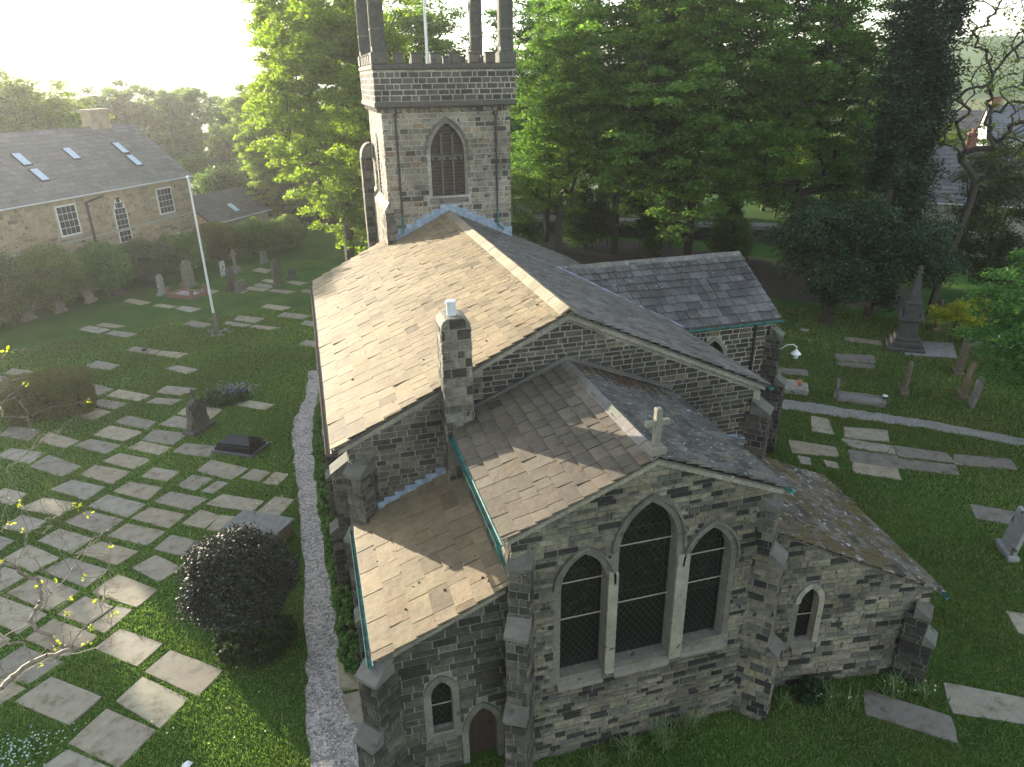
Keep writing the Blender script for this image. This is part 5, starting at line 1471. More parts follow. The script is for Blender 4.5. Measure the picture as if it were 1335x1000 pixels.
# ================================================================ CHURCHYARD
GD = Vector((.8, -.6, 0)).normalized(); GS = Vector((.6, .8, 0))    # the way the graves lie, and the way the headstones face along
SLABS=[
 ("a1",-14.39,46.51,-13.87,47.36,-12.36,46.05,-12.84,45.41), ("a2",-13.68,42.39,-13.29,43.32,-11.95,42.10,-12.45,41.36), ("a3",-12.01,41.11,-11.56,41.92,-9.75,40.46,-10.26,39.85),
 ("a4",-12.73,40.29,-12.21,40.68,-10.77,39.67,-11.31,39.07), ("a5",-13.54,39.48,-13.04,40.16,-11.38,38.71,-12.10,38.00), ("a6",-10.86,37.25,-10.33,37.86,-8.89,36.70,-9.17,35.89),
 ("a7",-11.55,35.99,-11.00,36.88,-9.33,35.61,-10.03,34.87), ("a8",-12.18,34.99,-11.60,35.53,-10.10,34.46,-10.57,33.70), ("a9",-13.95,36.04,-13.77,36.89,-12.16,35.54,-12.61,34.94),
 ("a10",-10.47,32.87,-9.91,33.50,-8.45,32.46,-9.00,31.73), ("a11",-9.62,33.94,-9.14,34.53,-7.69,33.39,-8.13,32.82), ("a12",-9.15,34.72,-8.74,35.72,-7.13,34.72,-7.63,33.68),
 ("a13",-18.86,46.78,-18.68,47.60,-17.21,46.63,-17.54,45.88), ("a14",-19.33,45.62,-18.99,46.44,-17.76,45.39,-18.25,44.47), ("a15",-18.53,42.87,-18.20,43.59,-17.04,42.80,-17.15,41.71),
 ("a16",-16.10,37.36,-15.79,38.33,-14.30,37.32,-14.54,36.35), ("a17",-15.47,34.95,-15.07,35.65,-13.42,34.66,-13.78,33.74), ("b1",-13.58,33.36,-13.07,34.28,-11.38,32.67,-11.99,31.96),
 ("b2",-11.14,31.84,-10.74,32.58,-9.15,31.49,-9.65,30.61), ("b3",-12.05,30.81,-11.40,31.41,-9.95,30.40,-10.43,29.50), ("b4",-9.43,29.85,-8.91,30.48,-7.52,29.55,-7.92,28.67),
 ("b5",-10.14,28.86,-9.59,29.57,-8.00,28.38,-8.50,27.57), ("b6",-12.85,29.52,-12.18,30.14,-10.76,29.33,-11.18,28.48), ("b7",-8.25,27.36,-7.67,27.96,-6.28,27.01,-6.77,26.24),
 ("b8",-10.77,27.84,-10.13,28.46,-8.63,27.35,-9.21,26.55), ("b9",-13.07,28.22,-12.63,28.93,-11.55,28.17,-12.01,27.49), ("b10",-8.87,26.29,-8.35,26.97,-6.88,25.95,-7.39,25.22),
 ("b11",-11.40,26.76,-10.86,27.38,-9.52,26.33,-10.01,25.58), ("b12",-9.76,25.50,-9.08,25.96,-7.65,24.89,-8.23,24.28), ("b13",-12.28,25.84,-11.69,26.54,-10.37,25.32,-11.06,24.74),
 ("b14",-10.62,24.60,-9.99,25.19,-8.52,24.03,-9.00,23.22), ("b15",-14.45,30.84,-14.07,31.54,-13.01,30.77,-13.33,29.98), ("b16",-12.67,24.93,-12.11,25.30,-11.16,24.56,-11.80,23.89),
 ("b17",-13.56,27.11,-13.26,27.72,-12.35,27.05,-12.70,26.48), ("c1",-6.19,30.67,-5.64,31.48,-4.05,30.16,-4.69,29.42), ("c2",-4.25,29.38,-3.75,30.07,-3.05,29.53,-3.51,28.85),
 ("c3",-3.29,28.63,-2.80,29.45,-2.23,29.06,-2.68,28.29), ("c4",-6.83,29.53,-6.34,30.29,-5.47,29.71,-6.09,28.91), ("c5",-5.80,28.74,-5.23,29.43,-4.78,29.09,-5.31,28.43),
 ("c6",-7.58,28.43,-7.07,29.07,-5.54,28.03,-6.13,27.35), ("c7",-5.47,27.55,-4.87,28.15,-3.26,27.13,-3.68,26.46), ("c8",-3.45,26.35,-2.76,27.30,-2.04,26.85,-2.64,25.75),
 ("c9",-6.23,26.36,-5.68,27.17,-4.89,26.49,-5.40,25.77), ("c10",-5.26,25.61,-4.83,26.51,-4.24,26.20,-4.64,25.30), ("c11",-7.00,24.87,-6.52,25.60,-5.12,24.59,-5.64,23.88),
 ("c12",-8.50,30.86,-8.09,31.53,-6.98,30.81,-7.40,30.09), ("c13",-7.57,23.87,-6.93,24.41,-5.96,23.41,-6.57,22.80), ("d1",-11.44,23.61,-10.73,24.32,-9.17,23.01,-9.89,22.30),
 ("d2",-8.62,22.81,-8.01,23.56,-6.61,22.30,-7.10,21.60), ("d3",-9.49,21.95,-8.86,22.61,-7.88,21.80,-8.45,21.13), ("d4",-8.32,21.01,-7.73,21.76,-7.21,21.43,-7.82,20.56),
 ("d5",-10.10,20.93,-9.56,21.68,-8.03,20.44,-8.71,19.80), ("d6",-7.90,19.86,-7.35,20.52,-6.01,19.49,-6.57,18.75), ("d7",-12.05,22.78,-11.62,23.42,-9.93,22.08,-10.52,21.38),
 ("d8",-10.86,19.78,-10.16,20.59,-8.81,19.57,-9.51,18.92), ("d9",-11.80,21.39,-11.42,21.86,-10.63,21.09,-10.90,20.66), ("e1",-10.84,18.88,-10.33,19.34,-9.54,18.71,-10.07,18.27),
 ("e2",-9.58,18.24,-8.89,18.94,-7.37,17.73,-7.95,16.96), ("e3",-8.19,15.62,-7.71,16.01,-6.57,15.14,-7.05,14.59), ("f1",-6.22,18.36,-5.65,19.03,-4.12,17.80,-4.70,17.04),
 ("f2",-6.88,17.44,-6.31,18.18,-4.91,16.97,-5.53,16.08), ("f3",-7.78,16.28,-7.07,17.24,-5.61,16.05,-6.35,15.07), ("g1",-9.48,44.51,-8.95,44.94,-7.60,43.81,-8.15,43.21),
 ("g2",-9.42,40.77,-9.00,41.61,-7.34,40.61,-8.05,39.92), ("g3",-9.73,39.41,-9.29,39.91,-7.94,39.31,-8.42,38.76), ("g4",-7.86,37.37,-7.33,38.41,-5.71,37.28,-6.24,36.21),
 ("g5",-8.56,36.24,-7.97,37.11,-6.68,36.13,-6.95,35.12), ("g6",-7.47,32.85,-7.03,33.61,-5.50,32.82,-5.87,31.88), ("g7",-4.98,37.58,-4.54,38.14,-3.06,37.05,-3.52,36.51),
 ("h1",-10.74,57.95,-10.31,58.51,-8.88,57.33,-9.55,56.68), ("h2",-9.68,53.48,-9.15,54.28,-7.56,52.91,-8.24,52.32), ("h3",-6.22,53.44,-5.80,54.40,-4.08,53.16,-4.69,52.23),
 ("h4",-6.89,52.83,-6.53,53.32,-4.87,51.88,-5.47,51.54), ("h5",-4.92,51.30,-4.63,51.74,-2.87,50.62,-3.56,50.24), ("h6",-4.31,56.20,-3.90,56.86,-2.16,55.44,-2.80,54.81),
 ("h7",-3.07,53.25,-2.58,54.19,-0.76,52.77,-1.43,52.13), ("h8",-1.49,50.75,-1.11,51.60,0.24,50.73,-0.36,49.78), ("h9",-1.64,46.52,-1.11,47.22,0.35,46.10,-0.35,45.36),
 ("h10",-5.26,63.08,-4.77,63.78,-3.40,62.45,-3.95,61.79), ("h11",-5.91,62.24,-5.47,62.77,-3.94,61.49,-4.48,61.00), ("h12",-3.97,60.94,-3.57,61.43,-1.80,60.01,-2.53,59.54),
 ("h13",-6.59,61.47,-6.19,62.26,-5.61,61.68,-6.02,60.91), ("h14",-4.60,64.45,-4.23,65.06,-3.44,64.25,-3.71,63.54), ("h15",-9.47,62.45,-9.34,63.79,-8.02,62.32,-8.65,61.45),
 ("h16",-5.56,68.64,-4.99,69.59,-3.92,68.29,-4.40,67.34), ("h17",-2.46,63.10,-2.08,63.57,-0.83,62.54,-1.41,61.96), ("h18",-1.34,59.86,-1.06,60.31,0.22,59.32,-0.26,58.76),
 ("i1",-15.05,61.47,-14.72,62.22,-12.94,60.49,-13.56,59.97), ("i2",-12.55,59.37,-12.11,59.81,-10.76,58.54,-11.31,58.31), ("i3",-15.65,55.29,-15.32,55.87,-13.74,54.59,-14.24,54.27),
 ("i4",-16.67,54.68,-16.21,55.42,-14.59,53.99,-15.17,53.40), ("i5",-14.67,53.10,-14.18,53.59,-12.55,52.40,-13.05,51.73), ("i6",-12.52,48.91,-12.16,49.59,-10.43,48.22,-10.73,47.48),
 ("i7",-10.54,47.37,-10.20,48.03,-8.54,47.00,-9.07,46.31), ("r1",32.62,35.90,33.09,36.59,34.67,35.23,34.06,34.58), ("r2",29.80,33.16,30.40,34.12,32.34,33.21,31.52,32.16),
 ("r3",29.34,32.39,29.61,33.02,31.29,32.00,30.86,31.41), ("r4",24.97,32.67,25.25,33.52,27.04,32.50,26.54,31.74), ("r5",23.97,31.65,24.31,32.15,25.66,31.27,25.36,30.81),
 ("r6",31.08,38.53,31.38,38.99,31.82,38.67,31.52,38.26), ("s1",22.37,25.77,23.34,27.12,23.90,26.58,23.08,25.16), ("s2",20.11,24.14,20.70,25.21,22.26,24.02,21.77,23.25),
 ("s3",19.80,23.21,20.11,23.83,20.49,23.49,20.16,22.94), ("s4",20.71,22.60,20.96,23.12,21.34,22.78,21.14,22.31), ("s5",23.43,24.68,24.10,25.58,25.74,24.70,24.95,23.74),
 ("s6",23.02,23.78,23.17,24.63,24.81,23.33,24.34,22.67), ("s7",22.08,22.66,22.72,23.58,24.34,22.50,23.60,21.59), ("s8",21.54,21.82,22.12,22.59,23.47,21.58,22.95,20.78),
 ("t1",24.47,22.40,25.02,23.32,26.64,22.06,26.25,21.24), ("t2",26.27,21.08,26.95,21.80,28.87,20.80,28.28,19.97), ("t3",23.76,21.49,24.27,22.25,26.05,21.04,25.55,20.34),
 ("t4",23.60,17.50,24.22,18.33,25.58,17.22,25.01,16.42), ("u1",12.96,11.01,13.49,11.73,14.97,10.35,14.47,9.67), ("u2",15.24,10.41,15.80,11.28,17.46,10.19,16.82,9.54),
 ("u3",19.62,12.26,20.05,13.08,20.72,12.68,20.16,11.65), ("v1",-0.75,16.04,-0.77,17.54,0.01,17.38,-0.05,15.96), ("v2",-0.55,14.89,-0.72,15.78,-0.01,15.82,-0.03,14.62),
]

MARKS = [('the clipped hedge block', (-13.8, 39.5)), ('the black polished tomb', (-4.4, 32.2)), ('the dark rounded bush', (-3.3, 18.8)), ('the table tomb', (-3.4, 25)),
         ('the gothic headstone', (-6.5, 35)), ('the white mast', (-7.1, 50.8)), ('the bluebell clump', (-5.5, 38.6)), ('the pink kerbed grave', (-10.3, 61.8)),
         ('the small blue flowers lower left', (-9.2, 16.4)), ('the low square headstone', (-6.2, 62)), ('the obelisk monument', (35.2, 33.6)),
         ('the kerbed grave with a vase', (27, 27.9)), ('the leaning right edge headstone', (22.7, 15.5)), ('the skewed north vestry', (15.5, 11.8)),
         ('the south vestry door corner', (0, 14)), ('the tall headstone by the nave eave', (-3.2, 62.6)), ('the bare twigs at the left edge', (-13.5, 27.5)), ('the lit patch of lawn at right', (25.5, 20.5))]
ORD = ['nearest', 'second', 'third', 'fourth', 'fifth', 'sixth', 'seventh', 'eighth', 'ninth', 'tenth', 'eleventh', 'twelfth', 'thirteenth', 'fourteenth', 'fifteenth', 'sixteenth']
LOOK = {'r5': 'half sunken mossy', 's3': 'broken', 's4': 'broken half of a', 'i6': 'dark posy on a', 'd4': 'narrow', 'c5': 'narrow', 'c2': 'square', 'c3': 'short', 'c9': 'square', 'c10': 'short', 'c4': 'square', 'u1': 'dark smooth',
        'f3': 'large lined', 'f2': 'plain pale', 'f1': 'stained lined', 'd6': 'buff lined', 'e2': 'mossy lined', 'u2': 'long lined', 't4': 'dark', 'v1': 'plain', 'v2': 'worn', 's8': 'half smooth half lettered', 's1': 'worn blank'}
near = {}
for q in SLABS:
    cx_ = sum(q[1::2]) / 4; cy_ = sum(q[2::2]) / 4
    k = min(MARKS, key=lambda mk: math.hypot(mk[1][0] - cx_, mk[1][1] - cy_)); near.setdefault(k[0], []).append((math.hypot(k[1][0] - cx_, k[1][1] - cy_), q[0]))
SLAB_LABEL = {}
for k, lst in near.items():
    for i, (d, tg) in enumerate(sorted(lst)):
        SLAB_LABEL[tg] = '%s flat grave slab, %s to %s' % (LOOK.get(tg, 'grey'), (ORD[i] + (' nearest' if i and len(k) < 38 else '')) if i < len(ORD) else 'farthest', k)
for k_, v_ in list(SLAB_LABEL.items()):
    if len(v_.split()) > 16: SLAB_LABEL[k_] = v_.replace(' flat grave slab', ' slab').replace(' nearest to', ' to')
SLAB_POLY = []
for q in SLABS:
    P = [Vector((q[1 + 2 * i], q[2 + 2 * i], 0)) for i in range(4)]
    if (P[1] - P[0]).cross(P[2] - P[1]).z < 0: P.reverse()
    rr = random.Random(q[0]); cen = sum(P, Vector()) / 4; P = [cen + (p - cen) * (1.02 if q[0] in ('f2', 'f3') else 1.09) for p in P]
    SLAB_POLY.append(np.array([[p.x, p.y] for p in P]))
    e0_, e1_ = (P[1] - P[0]).length, (P[2] - P[1]).length
    z = .03 + rr.uniform(-.008, .012)
    # finer outline, uneven edges
    out = []
    for i in range(4):
        a, b = P[i], P[(i + 1) % 4]; nseg = 4
        for s in range(nseg):
            p = a.lerp(b, s / nseg)
            if s: p = p + Vector((rr.uniform(-.012, .012), rr.uniform(-.012, .012), 0))
            else: p = p.lerp(cen, rr.uniform(0, .03))
            out.append(p)
    tilt = Vector((rr.uniform(-.012, .012), rr.uniform(-.012, .012), 0))
    n = len(out)
    top = [p.lerp(cen, .012) + Z3 * (z + (p - cen).dot(tilt)) for p in out]; mid = [p + Z3 * (z - .015 + (p - cen).dot(tilt)) for p in out]; low = [p + Z3 * -.08 for p in out]
    me = bpy.data.meshes.new('ledger_stone')
    me.from_pydata([tuple(p) for p in top + mid + low], [], [tuple(range(n))] + [(n + i, n + (i + 1) % n, (i + 1) % n, i) for i in range(n)] + [(2 * n + i, 2 * n + (i + 1) % n, n + (i + 1) % n, n + i) for i in range(n)])
    me.materials.append(M_SLAB)
    base = rr.choice([(.27, .26, .235), (.24, .235, .22), (.29, .27, .23), (.21, .205, .195), (.25, .25, .245)])
    if q[0] in ('u1', 't4', 'r2', 'r3', 't1', 't2', 't3', 's7', 'r4'): base = (.16, .155, .16)
    if q[0] in ('f2', 'g7'): base = (.30, .30, .265)
    kk = rr.uniform(1.0, 1.25); base = tuple(c * kk * w_ for c, w_ in zip(base, (1.08, 1.0, .86)))
    a = me.attributes.new('tint', 'FLOAT_COLOR', 'FACE'); a.data.foreach_set('color', np.array([(*base, 1)] * len(me.polygons), np.float32).ravel())
    r = me.attributes.new('rows', 'FLOAT_VECTOR', 'POINT')
    ln = GD if abs(((P[1] - P[0]).normalized()).dot(GD)) > .5 or True else GS
    amt = rr.choice([0, .25, .6, .8, .4]);
    if q[0] in ('f3', 'f1', 'd6', 'd5', 'u2', 's5', 's6', 's2', 's8', 'b8', 'd8'): amt = 1.0
    if q[0] == 'u2': amt = .4
    if q[0] in ('f2', 'u1', 'g7', 'd7', 's1', 'v1', 'v2'): amt = 0
    me.attributes['rows'].data.foreach_set('vector', np.array([((p - cen).dot(GD), (p - cen).dot(GS), amt) for p in top + mid + low], np.float32).ravel())
    me.update()
    o = bpy.data.objects.new('ledger_stone', me); C.objects.link(o)
    tag(o, SLAB_LABEL[q[0]], 'grave slab', 'flat grave slabs set in the churchyard grass')
m = MB(); m.box((-11.35, 48.45, .09), (.32, .2, .12), tint=(.03, .03, .03), bev=.04); tag(m.build('posy_bowl', [M_IRON]), 'small dark posy bowl lying on a grave slab left of the mast', 'bowl')


def headstone(x, y, label, h=1.5, w=.75, th=.13, top='round', tint=(.20, .17, .13), lean=0., yaw=0., plinth=True, group='upright headstones', mat=None, name='headstone'):
    t = empty(name, (x, y, 0), label, 'headstone', group)
    c, s = math.cos(yaw), math.sin(yaw); D = Vector((GD.x * c - GD.y * s, GD.x * s + GD.y * c, 0)); S = Z3.cross(D)
    lz = (Z3 + D * lean).normalized()
    z0 = .2 if plinth else -.1
    if top == 'round': A = [(-w / 2, z0), (w / 2, z0)] + [(w / 2 * math.cos(a), h - w / 2 + w / 2 * math.sin(a)) for a in np.linspace(0, math.pi, 13)]
    elif top == 'point': A = arch(-w / 2, w / 2, h - w * .8, h, z0, 0, 7)
    elif top == 'shoulder': A = [(-w / 2, z0), (w / 2, z0), (w / 2, h - .32), (w * .38, h - .30)] + [(w * .36 * math.cos(a), h - .3 + .3 * math.sin(a)) for a in np.linspace(0, math.pi, 9)] + [(-w * .38, h - .30), (-w / 2, h - .32)]
    else: A = [(-w / 2, z0), (w / 2, z0), (w / 2, h), (-w / 2, h)]
    m = MB(); n = len(A); O = Vector((x, y, 0))
    def ring(k, off): return [O + S * (a * k) + lz * (h * .5 + (b - h * .5) * k) + D * off for a, b in A]
    r0, r1, r2, r3 = ring(.96, -th / 2), ring(1, -th / 2 + .02), ring(1, th / 2 - .02), ring(.96, th / 2)
    fs = [tuple(range(n - 1, -1, -1)), tuple(range(3 * n, 4 * n))] + [(k * n + i, k * n + (i + 1) % n, (k + 1) * n + (i + 1) % n, (k + 1) * n + i) for k in range(3) for i in range(n)]
    m.faces(r0 + r1 + r2 + r3, fs, tint); adopt(m.build('stone', [mat or M_DRESSED]), t)
    if plinth:
        m = MB(); m.box(O + Z3 * .08, (th + .22, w + .22, .3), (D, S, Z3), tint, bev=.03); adopt(m.build('plinth', [mat or M_DRESSED]), t)
    return t


BR = (.17, .135, .10); GYs = (.20, .19, .17)
headstone(29.9, 28.1, 'thin brown headstone standing alone in the right lawn beyond the path', 1.85, .78, .16, 'round', BR, .04)
headstone(34.9, 29.4, 'tallest brown headstone of the three near the young maple at right', 2.25, .9, .22, 'shoulder', BR, .05)
headstone(32.5, 26.8, 'middle headstone of the close pair under the young maple, lit on its edge', 2.0, .85, .16, 'point', (.2, .15, .1), .1)
headstone(31.9, 25.7, 'front headstone of the close pair under the young maple, leaning', 1.85, .85, .16, 'point', GYs, .12, plinth=False)
headstone(39.8, 36.0, 'headstone with a scrolled top right of the golden shrub', 2.1, .8, .2, 'shoulder', BR, .02)
headstone(22.75, 15.5, 'pale leaning headstone near the right edge, beside a dark slab', 1.75, .95, .15, 'square', (.27, .27, .26), .13, .15)
headstone(-12.4, 62.8, 'pale arched headstone before the shrubs left of the pink kerbed grave', 1.7, .95, .16, 'round', (.32, .32, .27), 0, .35)
headstone(-10.5, 64.6, 'large gothic headstone behind the pink kerbed grave', 2.3, 1.1, .3, 'shoulder', (.2, .19, .15), 0)
headstone(-6.9, 62.4, 'dark round topped headstone right of the mast', 1.9, .85, .2, 'round', (.10, .09, .075), 0)
headstone(-3.2, 62.6, 'tall dark round topped headstone beneath the lime tree, near the nave eave', 2.3, .95, .22, 'round', (.12, .11, .09), 0)
headstone(-6.15, 61.5, 'low square block headstone right of the mast', .95, 1.0, .35, 'square', (.16, .145, .12), 0, plinth=False)
headstone(-8.0, 67.6, 'thin white headstone beside the tall cross at the back of the lawn', 1.35, .6, .12, 'square', (.45, .47, .44), 0, plinth=False)
headstone(-4.6, 71.5, 'small grey headstone under the trees behind the lawn', 1.2, .8, .2, 'square', GYs, 0)
headstone(-2.0, 64.5, 'low dark headstone half hidden by the lime tree boughs', .9, .8, .2, 'square', (.1, .1, .09), 0)
headstone(-17.6, 62.3, 'leaning pale headstone before the left hand shrubs', 1.5, .9, .2, 'square', (.30, .26, .2), -.25, .2)
headstone(-19.2, 60.0, 'brown headstone among thin stems at the far left', 1.5, .8, .2, 'round', (.2, .16, .12), .03)
headstone(-20.9, 58.4, 'round topped headstone farthest left before the shrubs', 1.4, .85, .2, 'round', (.2, .18, .14), 0)
headstone(-15.9, 64.0, 'dark square headstone deep in the shrubs of the left background', 1.6, .8, .25, 'square', (.12, .1, .09), 0)
headstone(-22.4, 55.2, 'low headstone at the left edge of the lawn', 1.0, .9, .2, 'round', (.2, .17, .13), 0)
# tall cross on steps
t = empty('stone_cross', (-7.0, 68.4, 0), 'tall slim stone cross at the back of the left lawn', 'cross')
m = MB(); m.box((-7, 68.4, .15), (.9, .9, .35), (GD, GS, Z3), GYs, bev=.04); m.box((-7, 68.4, .45), (.6, .6, .3), (GD, GS, Z3), GYs, bev=.04); adopt(m.build('base', [M_DRESSED]), t)
m = MB(); m.box((-7, 68.4, 1.35), (.2, .2, 1.6), (GD, GS, Z3), GYs, bev=.03); m.box((-7, 68.4, 1.75), (.18, .75, .2), (GD, GS, Z3), GYs, bev=.03); adopt(m.build('cross', [M_DRESSED]), t)

# gothic headstone with cross finial
gx, gy = -6.55, 35.0
t = empty('gothic_headstone', (gx, gy, 0), 'blackened gothic headstone with a cross finial standing among the left slabs', 'headstone')
O = Vector((gx, gy, 0)); D_, S_ = GD, GS
m = MB(); tn = (.105, .09, .07)
A = [(-.62, .25), (.62, .25), (.60, .55), (.48, .75), (.44, 1.25)] + [(.42 - .38 * (1 - math.cos(a)), 1.25 + .42 * math.sin(a)) for a in np.linspace(.2, 1.5, 5)] + [(0, 1.8)]
A = A + [(-a, b) for a, b in A[2:-1][::-1]]
n = len(A)
P0 = [O + S_ * a + Z3 * b - D_ * .16 for a, b in A]; m.prism(P0, D_ * .32, tn); adopt(m.build('stone', [M_DRESSED]), t)
for sgn in (-1, 1):
    m = MB(); m.tube(O + S_ * (.42 * sgn) + D_ * .2 + Z3 * .6, O + S_ * (.42 * sgn) + D_ * .2 + Z3 * 1.2, .06, n=8, tint=tn); m.box(O + S_ * (.42 * sgn) + D_ * .2 + Z3 * 1.24, (.18, .18, .1), (D_, S_, Z3), tn, bev=.02); m.tube(O + S_ * (.42 * sgn) + D_ * .05 + Z3 * 1.25, O + S_ * (.42 * sgn) + D_ * .05 + Z3 * 1.62, .10, .02, 6, tn); adopt(m.build('column', [M_DRESSED]), t)
m = MB(); i1 = arch(-.26, .26, 1.05, 1.5, .6, 0, 7); o1 = arch(-.26, .26, 1.05, 1.5, .6, .07, 7)
pp = Plane(O + D_ * .16, S_)
if pp.n.dot(D_) < 0: pp = Plane(O + D_ * .16, -S_)
ring_blocks(m, pp, i1[1:], o1[1:], 0, .06, tn, 0, skip_bottom=False, every=20); adopt(m.build('panel_moulding', [M_DRESSED]), t)
m = MB(); m.box(O + Z3 * .1, (.75, 1.5, .34), (D_, S_, Z3), tn, bev=.05); adopt(m.build('plinth', [M_DRESSED]), t)
m = MB(); m.box(O + Z3 * 2.0, (.10, .10, .5), (D_, S_, Z3), tn, bev=.01); m.box(O + Z3 * 2.08, (.09, .36, .10), (D_, S_, Z3), tn, bev=.01); adopt(m.build('finial', [M_DRESSED]), t)

# black polished hipped tomb
O = Vector((-4.42, 32.3, 0)); t = empty('black_tomb', O, 'polished black hipped tomb on a stepped base beside the path', 'tomb')
LD = Vector((2.02, -1.22, 0)).normalized(); WD = Z3.cross(LD)
m = MB(); m.box(O + Z3 * .05, (2.25, 1.45, .16), (LD, WD, Z3), (.2, .2, .2), bev=.02); adopt(m.build('base_slab', [M_GRANITE]), t)
m = MB(); m.box(O + Z3 * .20, (2.0, 1.2, .16), (LD, WD, Z3), bev=.015); adopt(m.build('step', [M_POLISHED]), t)
m = MB(); m.box(O + Z3 * .335, (1.88, 1.08, .11), (LD, WD, Z3), bev=.03); adopt(m.build('step', [M_POLISHED]), t)
m = MB(); b_ = [O + LD * sx * .88 + WD * sy * .48 + Z3 * z for z in (.39, .47) for sx, sy in ((-1, -1), (1, -1), (1, 1), (-1, 1))]; r_ = [O + LD * -.5 + Z3 * .72, O + LD * .5 + Z3 * .72]
m.faces(b_ + r_, [(0, 1, 5, 4), (1, 2, 6, 5), (2, 3, 7, 6), (3, 0, 4, 7), (4, 5, 9, 8), (5, 6, 9), (6, 7, 8, 9), (7, 4, 8)]); adopt(m.build('hipped_top', [M_POLISHED]), t)

# table tomb
P = [Vector((-4.56, 24.45, 0)), Vector((-3.8, 25.51, 0)), Vector((-1.9, 24.3, 0)), Vector((-2.58, 23.38, 0))]
cen = sum(P, Vector()) / 4; t = empty('table_tomb', cen, 'raised table tomb with a flat stone top, just behind the dark rounded bush', 'tomb')
m = MB(); m.prism([p.lerp(cen, .12) for p in P], (0, 0, .62), (.27, .21, .13)); adopt(m.build('chest', [M_DRESSED]), t)
m = MB(); m.prism([p + Z3 * .62 for p in P], (0, 0, .11), (.22, .22, .205)); adopt(m.build('top_slab', [M_DRESSED]), t)

# obelisk monument and its ledger
O = Vector((35.15, 33.75, 0)); t = empty('obelisk_monument', O, 'dark stone obelisk monument with gabled pedestal and three steps', 'monument')
tn = (.085, .08, .075); a1 = GD; a2 = GS
for w_, z_, h_ in ((2.1, -.05, .36), (1.65, .3, .32), (1.35, .6, .3)):
    m = MB(); m.box(O + Z3 * (z_ + h_ / 2), (w_, w_, h_), (a1, a2, Z3), tn, bev=.05); adopt(m.build('step', [M_DRESSED]), t)
m = MB(); m.box(O + Z3 * 1.4, (1.0, 1.0, 1.05), (a1, a2, Z3), tn, bev=.04); m.box(O + Z3 * 1.97, (1.3, 1.3, .16), (a1, a2, Z3), tn, bev=.05); adopt(m.build('pedestal', [M_DRESSED]), t)
for dd in (a1, -a1, a2, -a2):
    ss = Z3.cross(dd); m = MB(); m.prism([O + dd * .5 + ss * -.62 + Z3 * 2.03, O + dd * .5 + ss * .62 + Z3 * 2.03, O + dd * .5 + Z3 * 2.62], dd * .16, tn); adopt(m.build('gablet', [M_DRESSED]), t)
m = MB(); m.box(O + Z3 * 2.5, (.88, .88, .95), (a1, a2, Z3), tn, bev=.04); m.box(O + Z3 * 3.05, (.96, .96, .14), (a1, a2, Z3), tn, bev=.04); adopt(m.build('upper_block', [M_DRESSED]), t)
def tap(O, w0, w1, z0, z1): return [O + a1 * sx * w0 / 2 + a2 * sy * w0 / 2 + Z3 * z0 for sx, sy in ((-1, -1), (1, -1), (1, 1), (-1, 1))] + [O + a1 * sx * w1 / 2 + a2 * sy * w1 / 2 + Z3 * z1 for sx, sy in ((-1, -1), (1, -1), (1, 1), (-1, 1))]
m = MB(); m.faces(tap(O, .66, .20, 3.1, 4.85), [(0, 1, 5, 4), (1, 2, 6, 5), (2, 3, 7, 6), (3, 0, 4, 7), (4, 5, 6, 7)], tn); m.box(O + Z3 * 4.9, (.36, .36, .1), (a1, a2, Z3), tn, bev=.02); adopt(m.build('spire', [M_DRESSED]), t)
m = MB(); m.tube(O + Z3 * 4.92, O + Z3 * 5.18, .10, .15, 8, tn); m.tube(O + Z3 * 5.16, O + Z3 * 5.3, .15, .05, 8, tn); adopt(m.build('finial', [M_DRESSED]), t)
m = MB(); m.prism([Vector(p) for p in ((34.2, 32.6, .0), (35.9, 34.9, .0), (38.5, 33.3, .0), (36.7, 31.2, .0))], (0, 0, .1), (.24, .235, .225)); tag(m.build('ledger_stone', [M_DRESSED]), 'broad pale paving slab lying to the right of the obelisk', 'grave slab')
m = MB(); m.prism([Vector(p) for p in ((38.8, 32.9, 0), (39.6, 33.6, 0), (42.4, 31.4, 0), (41.6, 30.6, 0))], (0, 0, .28), (.2, .195, .18)); tag(m.build('low_tomb', [M_DRESSED]), 'low pale chest tomb half hidden behind the tallest brown headstone', 'tomb')

# kerbed grave with vase, raised tomb slab with flowers, pink kerbed grave
O = Vector((27.0, 27.95, 0)); t = empty('kerbed_grave', O, 'kerbed grave filled with chippings and a vase, beside the right path', 'grave')
for s in (-1, 1):
    m = MB(); m.box(O + GS * s * .48 + Z3 * .1, (2.3, .14, .26), (GD, GS, Z3), (.2, .18, .15), bev=.02); adopt(m.build('kerb', [M_DRESSED]), t)
    m = MB(); m.box(O + GD * s * 1.12 + Z3 * .1, (.14, .82, .26), (GD, GS, Z3), (.2, .18, .15), bev=.02); adopt(m.build('kerb', [M_DRESSED]), t)
m = MB(); m.box(O + Z3 * .08, (2.1, .8, .16), (GD, GS, Z3)); adopt(m.build('chippings', [M_GRAVEL2]), t)
m = MB(); m.prism([O - GD * 1.15 + S_ * a + Z3 * b for a, b in [(-.42, -.1), (.42, -.1), (.42, .8), (.25, 1.05), (0, 1.15), (-.25, 1.05), (-.42, .8)]], GD * -.14, (.14, .13, .12)); adopt(m.build('headstone', [M_DRESSED]), t)
O = Vector((28.0, 27.4, 0)); t = empty('flower_vase', O + Z3 * .16, 'small dark vase with a white rim on the kerbed grave', 'vase')
m = MB(); m.tube(O + Z3 * .16, O + Z3 * .38, .07, .12, 10); adopt(m.build('body', [M_IRON]), t); m = MB(); m.tube(O + Z3 * .38, O + Z3 * .43, .13, .13, 10); adopt(m.build('rim', [M_WHITE]), t)
P = [Vector((22.6, 30.9, 0)), Vector((23.3, 31.9, 0)), Vector((25.45, 30.3, 0)), Vector((24.75, 29.3, 0))]
